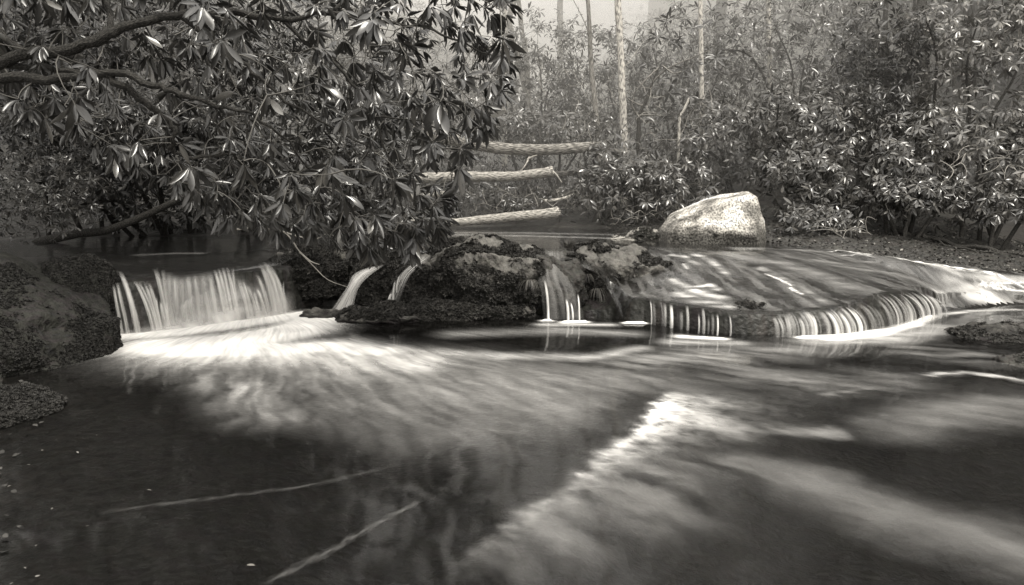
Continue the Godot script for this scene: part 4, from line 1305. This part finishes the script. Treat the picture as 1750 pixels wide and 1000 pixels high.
	for i in spots.size():
		var s: Array = spots[i]
		var gy := bed(s[0], s[1])
		var q := thing("evergreen_tree", Vector3(s[0], gy, s[1]), "tall dark evergreen " + words[i], "tree", "evergreens round the stream")
		var p := PackedVector3Array()
		for k in 9: p.append(Vector3(s[0] + 0.12 * sin(k * 1.3 + i), gy - 0.2 + s[2] * k / 8.0, s[1] + 0.12 * cos(k * 1.7 + i)))
		var g := Geo.new()
		g.tube(p, taper(9, 0.2, 0.04), 10)
		put("trunk", g.mesh(), M.dark_bark, q)
		var xf := []
		var cols := []
		for k in 1500:
			var hh := rr(0.3, 1.0)
			var a2 := rr(0, TAU)
			var rad := (1.08 - hh) * 4.6 * sqrt(rng.randf())
			var o := Vector3(s[0] + cos(a2) * rad, gy + s[2] * hh - rad * 0.18, s[1] + sin(a2) * rad)
			whorl(o, (Vector3(cos(a2), -0.1, sin(a2)) + rdir() * 0.4).normalized(), 5, rr(0.3, 0.48), 0.3, xf)
		for k in xf.size(): cols.append(grey(rr(0.03, 0.07)))
		many("crown", leaf_meshes[1], M.leaves, xf, cols, q)

func log_(label: String, pts: Array, r0: float, r1: float, m: String, stubs: Array) -> void:
	var p := smooth_path(path_px(pts), 7)
	var t := thing("log", p[0], label, "log", "fallen logs by the far bank")
	var g := Geo.new()
	var r := taper(p.size(), r0, r1)
	for i in r.size(): r[i] *= 1.0 + 0.10 * na.get_noise_2d(i * 0.35, r0 * 90.0)
	g.tube(p, r, 24, true, 0.1, na)
	for e in 2:
		var axis := (p[1] - p[0]).normalized() if e == 0 else (p[-1] - p[-2]).normalized()
		var ring := 0 if e == 0 else (p.size() - 1) * 25
		for q in 25:
			var j := ring + q
			g.v[j] += axis * 0.09 * nf.get_noise_3dv(g.v[ring + q % 24] * 14.0 + Vector3(e, 0, 0)) + (p[0 if e == 0 else -1] - g.v[j]) * 0.25
	put("stem", g.mesh(), M[m], t)
	for s in stubs: limb(t, s, .02, .007, "pale_bark", "branch_stub")

func make_logs() -> void:
	rng.seed = 71
	log_("topmost fallen log, the thickest, with furrowed bark", [[690, 224, 14.4], [770, 238, 14.4], [810, 246, 14.4], [860, 254, 14.4], [930, 256, 14.4], [1000, 252, 14.5], [1030, 250, 14.55]], .115, .085, "bark", [[[905, 268, 14.35], [898, 282, 14.3], [890, 292, 14.3]], [[902, 272, 14.33], [912, 267, 14.3], [918, 265, 14.3]]])
	log_("short log bending down from the end of the topmost log", [[1012, 250, 14.6], [1040, 256, 14.55], [1070, 266, 14.5]], .06, .045, "bark", [])
	log_("middle fallen log with a knobbly broken end", [[700, 306, 14.2], [780, 302, 14.2], [830, 302, 14.2], [880, 301, 14.2], [930, 295, 14.2], [944, 291, 14.2]], .09, .082, "log_bark", [[[944, 292, 14.2], [952, 300, 14.2], [960, 312, 14.2]]])
	log_("dim log piece continuing behind the middle log end", [[930, 300, 14.6], [970, 296, 14.7], [1000, 297, 14.8]], .05, .045, "bark", [])
	log_("thin log hidden partly by leaves under the middle log", [[700, 338, 14.0], [745, 332, 14.0], [770, 331, 14.0]], .055, .045, "log_bark", [])
	log_("lowest fallen log lying at the water line", [[700, 377, 13.6], [775, 380, 13.6], [820, 376, 13.65], [880, 370, 13.7], [930, 366, 13.75], [955, 362, 13.8]], .06, .095, "log_bark", [])
	log_("thin broken log among twigs under the middle log", [[930, 344, 14.1], [960, 340, 14.1], [985, 330, 14.2]], .03, .022, "pale_bark", [])
	log_("dark limb lying along the left bank at the water line", [[60, 415, 10.6], [130, 400, 10.4], [180, 394, 10.3], [240, 372, 10.2], [300, 344, 10.1], [370, 315, 10.0]], .06, .035, "dark_bark", [])
	# exposed roots on the right bank
	for e in [["long dark root snaking along the right bank under the leaves", [[1525, 360, 11.8], [1560, 362, 11.6], [1580, 358, 11.5], [1605, 372, 11.3], [1650, 380, 11.0], [1700, 386, 10.8], [1760, 384, 10.6]], .04, .03], ["thin root on the right bank below the long dark root", [[1600, 372, 11.3], [1625, 386, 10.9], [1660, 396, 10.6], [1700, 402, 10.4]], .018, .01]]:
		var p := smooth_path(path_px(e[1]), 5)
		for i in p.size(): p[i].y = bed(p[i].x, p[i].z) + 0.02 + 0.02 * sin(i * 0.9)
		var g := Geo.new()
		g.tube(p, taper(p.size(), e[2], e[3]), 9, true, 0.25, na)
		tag(put("root", g.mesh(), M.dark_bark), e[0], "root", "roots on the right bank")

func bare(label: String, base: Array, box: Array, n: int, m: String, r: float) -> void:
	# a leafless bush: twigs from a few bases to tips in a box of the place
	var b := P(base[0], base[1], base[2])
	var t := thing("bare_bush", b, label, "bush")
	var nodes := PackedVector3Array([b, b + Vector3(0, 0.05, 0)])
	var tips := []
	for k in n: tips.append(P(rr(box[0], box[1]), rr(box[2], box[3]), base[2] + rr(-0.5, 0.5)))
	var got := grow(nodes, tips, 0.2, r, 5, 0.3)
	put("twigs", got[0].mesh(), M[m], t).set_meta("kind", "stuff")

func make_bare() -> void:
	rng.seed = 88
	bare("pale bare branches reaching in at the right edge", [1790, 250, 11.0], [1600, 1760, 245, 320], 34, "pale_twig", .007)
	bare("bare pale twigs between the two thin pale trunks", [1030, 250, 14.9], [960, 1060, 110, 250], 40, "pale_twig", .006)
	bare("tangled bare twigs under the logs", [900, 372, 14.0], [790, 1010, 315, 368], 90, "pale_twig", .005)
	bare("curling bare twigs behind the low rock by the boulder", [1100, 385, 13.2], [1040, 1190, 335, 385], 70, "pale_twig", .005)
	bare("bare twigs right of the pale trunk", [1120, 240, 14.2], [1080, 1230, 130, 240], 40, "pale_twig", .006)
	bare("hazy bare branches beside the overhanging leaves", [940, 190, 17.5], [890, 1000, 60, 180], 40, "pale_twig", .006)
	bare("bare twigs at the waterline of the right bank", [1440, 412, 10.4], [1380, 1500, 370, 410], 36, "pale_twig", .004)

# ---------------------------------------------------------------- small things
func tuft(label: String, px: float, py: float, d: float, n: int, len: float, fall: float) -> void:
	var c := P(px, py, d)
	var g := Geo.new()
	for k in n:
		var a := rr(0, TAU)
		var dir := Vector3(cos(a), 0, sin(a))
		var b := c + dir * rr(0, 0.05) * (len / 0.15)
		var L := len * rr(0.6, 1.2)
		var s := Vector3(-dir.z, 0, dir.x) * rr(0.0025, 0.0045)
		var lean := rr(0.15, 0.8)
		var col := grey(rr(0.03, 0.14))
		var at := g.v.size()
		for j in 5:
			var t := j / 4.0
			var p := b + dir * L * lean * t + Vector3(0, L * (t * (1.0 - fall) - fall * t * t * 1.1), 0) + (Vector3(0, 0, 1) * L * 0.3 * t * fall)
			g.vert(p - s * (1.0 - t * 0.9), Vector2(0, t), col); g.vert(p + s * (1.0 - t * 0.9), Vector2(1, t), col)
		g.grid(at, 2, 5)
	tag(put("grass_tuft", g.mesh(), M.grass), label, "grass", "grass tufts on the ledge")

func make_mist() -> void:
	for e in [[RenderingServer.FOG_VOLUME_SHAPE_BOX, Vector3(0, 5.5, -52.7), Vector3(160, 15, 80), 0.029, "morning mist hanging among the trees on the hillside"], [RenderingServer.FOG_VOLUME_SHAPE_ELLIPSOID, Vector3(1.5, 5.5, -30), Vector3(24, 15, 28), 0.03, "denser mist in the gap between the trees at top centre"]]:
		var v := FogVolume.new()
		v.name = numbered("mist")
		v.shape = e[0]
		v.size = e[2]
		v.position = e[1]
		var m := FogMaterial.new()
		m.density = e[3]
		m.albedo = Color(0.98, 0.97, 0.95)
		v.material = m
		add_child(v)
		tag(v, e[4], "mist", "", "stuff")

func make_small() -> void:
	rng.seed = 4242
	tuft("upright dark grass tuft at the brink left of the sloping rock", 972, 424, 8.6, 120, 0.14, 0.15)
	tuft("drooping grass below the upright tuft", 985, 446, 8.45, 120, 0.16, 0.6)
	tuft("drooping grass hanging beside the water slide", 1000, 468, 8.4, 140, 0.17, 0.7)
	tuft("grass hanging lowest above the dark hollow of the sloping rock", 1020, 492, 8.36, 140, 0.17, 0.8)
	tuft("grass on the face of the sloping rock", 1045, 482, 8.36, 90, 0.14, 0.7)
	tuft("grass fringe at the right end of the sloping rock", 1082, 468, 8.45, 110, 0.12, 0.6)
	tuft("drooping grass on the right flank of the broad middle rock", 885, 448, 7.92, 130, 0.15, 0.6)
	tuft("grass low on the right flank of the broad middle rock", 905, 478, 7.86, 120, 0.15, 0.75)
	tuft("grass at the top edge of the water slide", 912, 428, 8.4, 60, 0.09, 0.35)
	tuft("sparse thin grass sprig standing on top of the middle rocks", 802, 414, 8.6, 30, 0.10, 0.1)
	tuft("grass cushion on the back rock above the white run", 620, 424, 8.9, 90, 0.09, 0.4)
	tuft("grass beside the dark hollow under the sloping rock", 1062, 505, 8.36, 90, 0.14, 0.8)
	# fallen leaves on the banks
	var xf := []
	var cols := []
	while xf.size() < 11000:
		var x := rr(1.6, 8.5)
		var d := pow(rng.randf(), 1.4) * 4.0
		var z := pl(SX, SZ, x) - d
		if z > -6.0 or z < -16: continue
		var up := (Vector3.UP + rdir() * 0.8).normalized()
		var s := rr(0.012, 0.05)
		xf.append(Transform3D(frame(up) * Basis.from_scale(Vector3(s, s, s * 1.6)), Vector3(x, bed(x, z) + 0.008, z)))
		cols.append(grey(rr(0.015, 0.07) if rng.randf() < 0.93 else rr(0.1, 0.28)))
	tag(many("leaf_litter", leaf_small[0], M.litter, xf, cols, self), "fallen leaves strewn over the right bank", "leaf litter")
	xf = []
	cols = []
	while xf.size() < 350:
		var z := -rr(2.4, 8.5)
		var x := left_bank_x(z) - pow(rng.randf(), 1.5) * 2.5 + 0.15
		var s := rr(0.02, 0.05)
		xf.append(Transform3D(frame((Vector3.UP + rdir() * 0.5).normalized()) * Basis.from_scale(Vector3(s, s, s * 1.6)), Vector3(x, maxf(bed(x, z), 0.0) + 0.008, z)))
		cols.append(grey(rr(0.02, 0.07)))
	tag(many("leaf_litter", leaf_small[0], M.litter, xf, cols, self), "fallen leaves on the left bank", "leaf litter")
	# single pale leaves caught on the wet shelf and the rocks
	var spots := [[35, 775], [45, 795], [20, 830], [130, 772], [95, 752], [90, 868], [145, 900], [40, 970], [70, 983], [15, 1000], [438, 968], [165, 745], [250, 838], [75, 770], [180, 640], [60, 935]]
	var words := ["at the foot of the left rock", "beside the topmost pale flecks", "at the left edge of the wet shelf", "on the wet shelf near the low mossy rock", "between the low mossy rocks", "in the middle of the wet shelf", "farthest right on the inner shelf", "near the lower left corner, upper one", "near the lower left corner, lower one", "at the very corner of the picture", "largest of all, alone on the dark bedrock near the bottom", "farthest out from the low mossy rock", "on the ridge line of the shelf", "on the edge of the low mossy rock", "by the waterline under the left rock", "low on the left shelf"]
	for i in spots.size():
		var q := G(spots[i][0], spots[i][1], 0.012)
		q.y = maxf(bed(q.x, q.z), 0.0) + 0.014
		var s := rr(0.014, 0.024) if i != 10 else 0.04
		var o := put("fallen_leaf", leaf_meshes[rng.randi() % 5], M.leaf3, self, Transform3D(Basis(Vector3.UP, rr(0, TAU)) * Basis.from_scale(Vector3(s, s, s * 1.8)), q))
		tag(o, "small pale fallen leaf " + words[i], "leaf", "pale leaves on the wet shelf")

# ---------------------------------------------------------------- scene
func _ready() -> void:
	var cam := Camera3D.new()
	cam.name = "camera"
	cam.position = EYE
	cam.rotation.x = pitch
	cam.fov = rad_to_deg(2.0 * atan(500.0 / F))
	cam.far = 400.0
	cam.current = true
	add_child(cam)
	var sky := ProceduralSkyMaterial.new()
	sky.sky_top_color = Color(1.0, 0.985, 0.963)
	sky.sky_horizon_color = Color(0.80, 0.785, 0.76)
	sky.sky_curve = 0.3
	sky.ground_bottom_color = Color(0.1, 0.1, 0.09)
	sky.ground_horizon_color = Color(0.2, 0.2, 0.19)
	sky.sky_energy_multiplier = 1.0
	var env := Environment.new()
	env.background_mode = Environment.BG_SKY
	env.sky = Sky.new()
	env.sky.sky_material = sky
	env.tonemap_mode = Environment.TONE_MAPPER_LINEAR
	env.tonemap_exposure = 2.6
	env.sdfgi_enabled = true
	env.ssao_enabled = true
	env.ssil_enabled = true
	env.volumetric_fog_enabled = true
	env.volumetric_fog_density = 0.0
	var we := WorldEnvironment.new()
	we.name = "environment"
	we.environment = env
	add_child(we)
	var sun := DirectionalLight3D.new()
	sun.name = "sun"
	sun.light_energy = 0.5
	sun.light_color = Color(1.0, 0.98, 0.94)
	sun.light_angular_distance = 12.0
	sun.shadow_enabled = true
	sun.rotation_degrees = Vector3(-58, 35, 0)
	add_child(sun)

	make_materials()
	make_tables()
	make_leaves()
	var t0 := Time.get_ticks_msec()
	make_terrain()
	print("make_terrain ", Time.get_ticks_msec() - t0)
	make_water()
	print("make_water ", Time.get_ticks_msec() - t0)
	make_lower_foam()
	print("make_lower_foam ", Time.get_ticks_msec() - t0)
	make_upper_foam()
	print("make_upper_foam ", Time.get_ticks_msec() - t0)
	make_ribbons()
	make_falls()
	print("make_falls ", Time.get_ticks_msec() - t0)
	make_rocks()
	print("make_rocks ", Time.get_ticks_msec() - t0)
	make_hero_shrub()
	print("make_hero_shrub ", Time.get_ticks_msec() - t0)
	make_bushes()
	print("make_bushes ", Time.get_ticks_msec() - t0)
	make_trees()
	print("make_trees ", Time.get_ticks_msec() - t0)
	make_logs()
	print("make_logs ", Time.get_ticks_msec() - t0)
	make_bare()
	print("make_bare ", Time.get_ticks_msec() - t0)
	make_small()
	make_mist()
	print("make_small ", Time.get_ticks_msec() - t0)
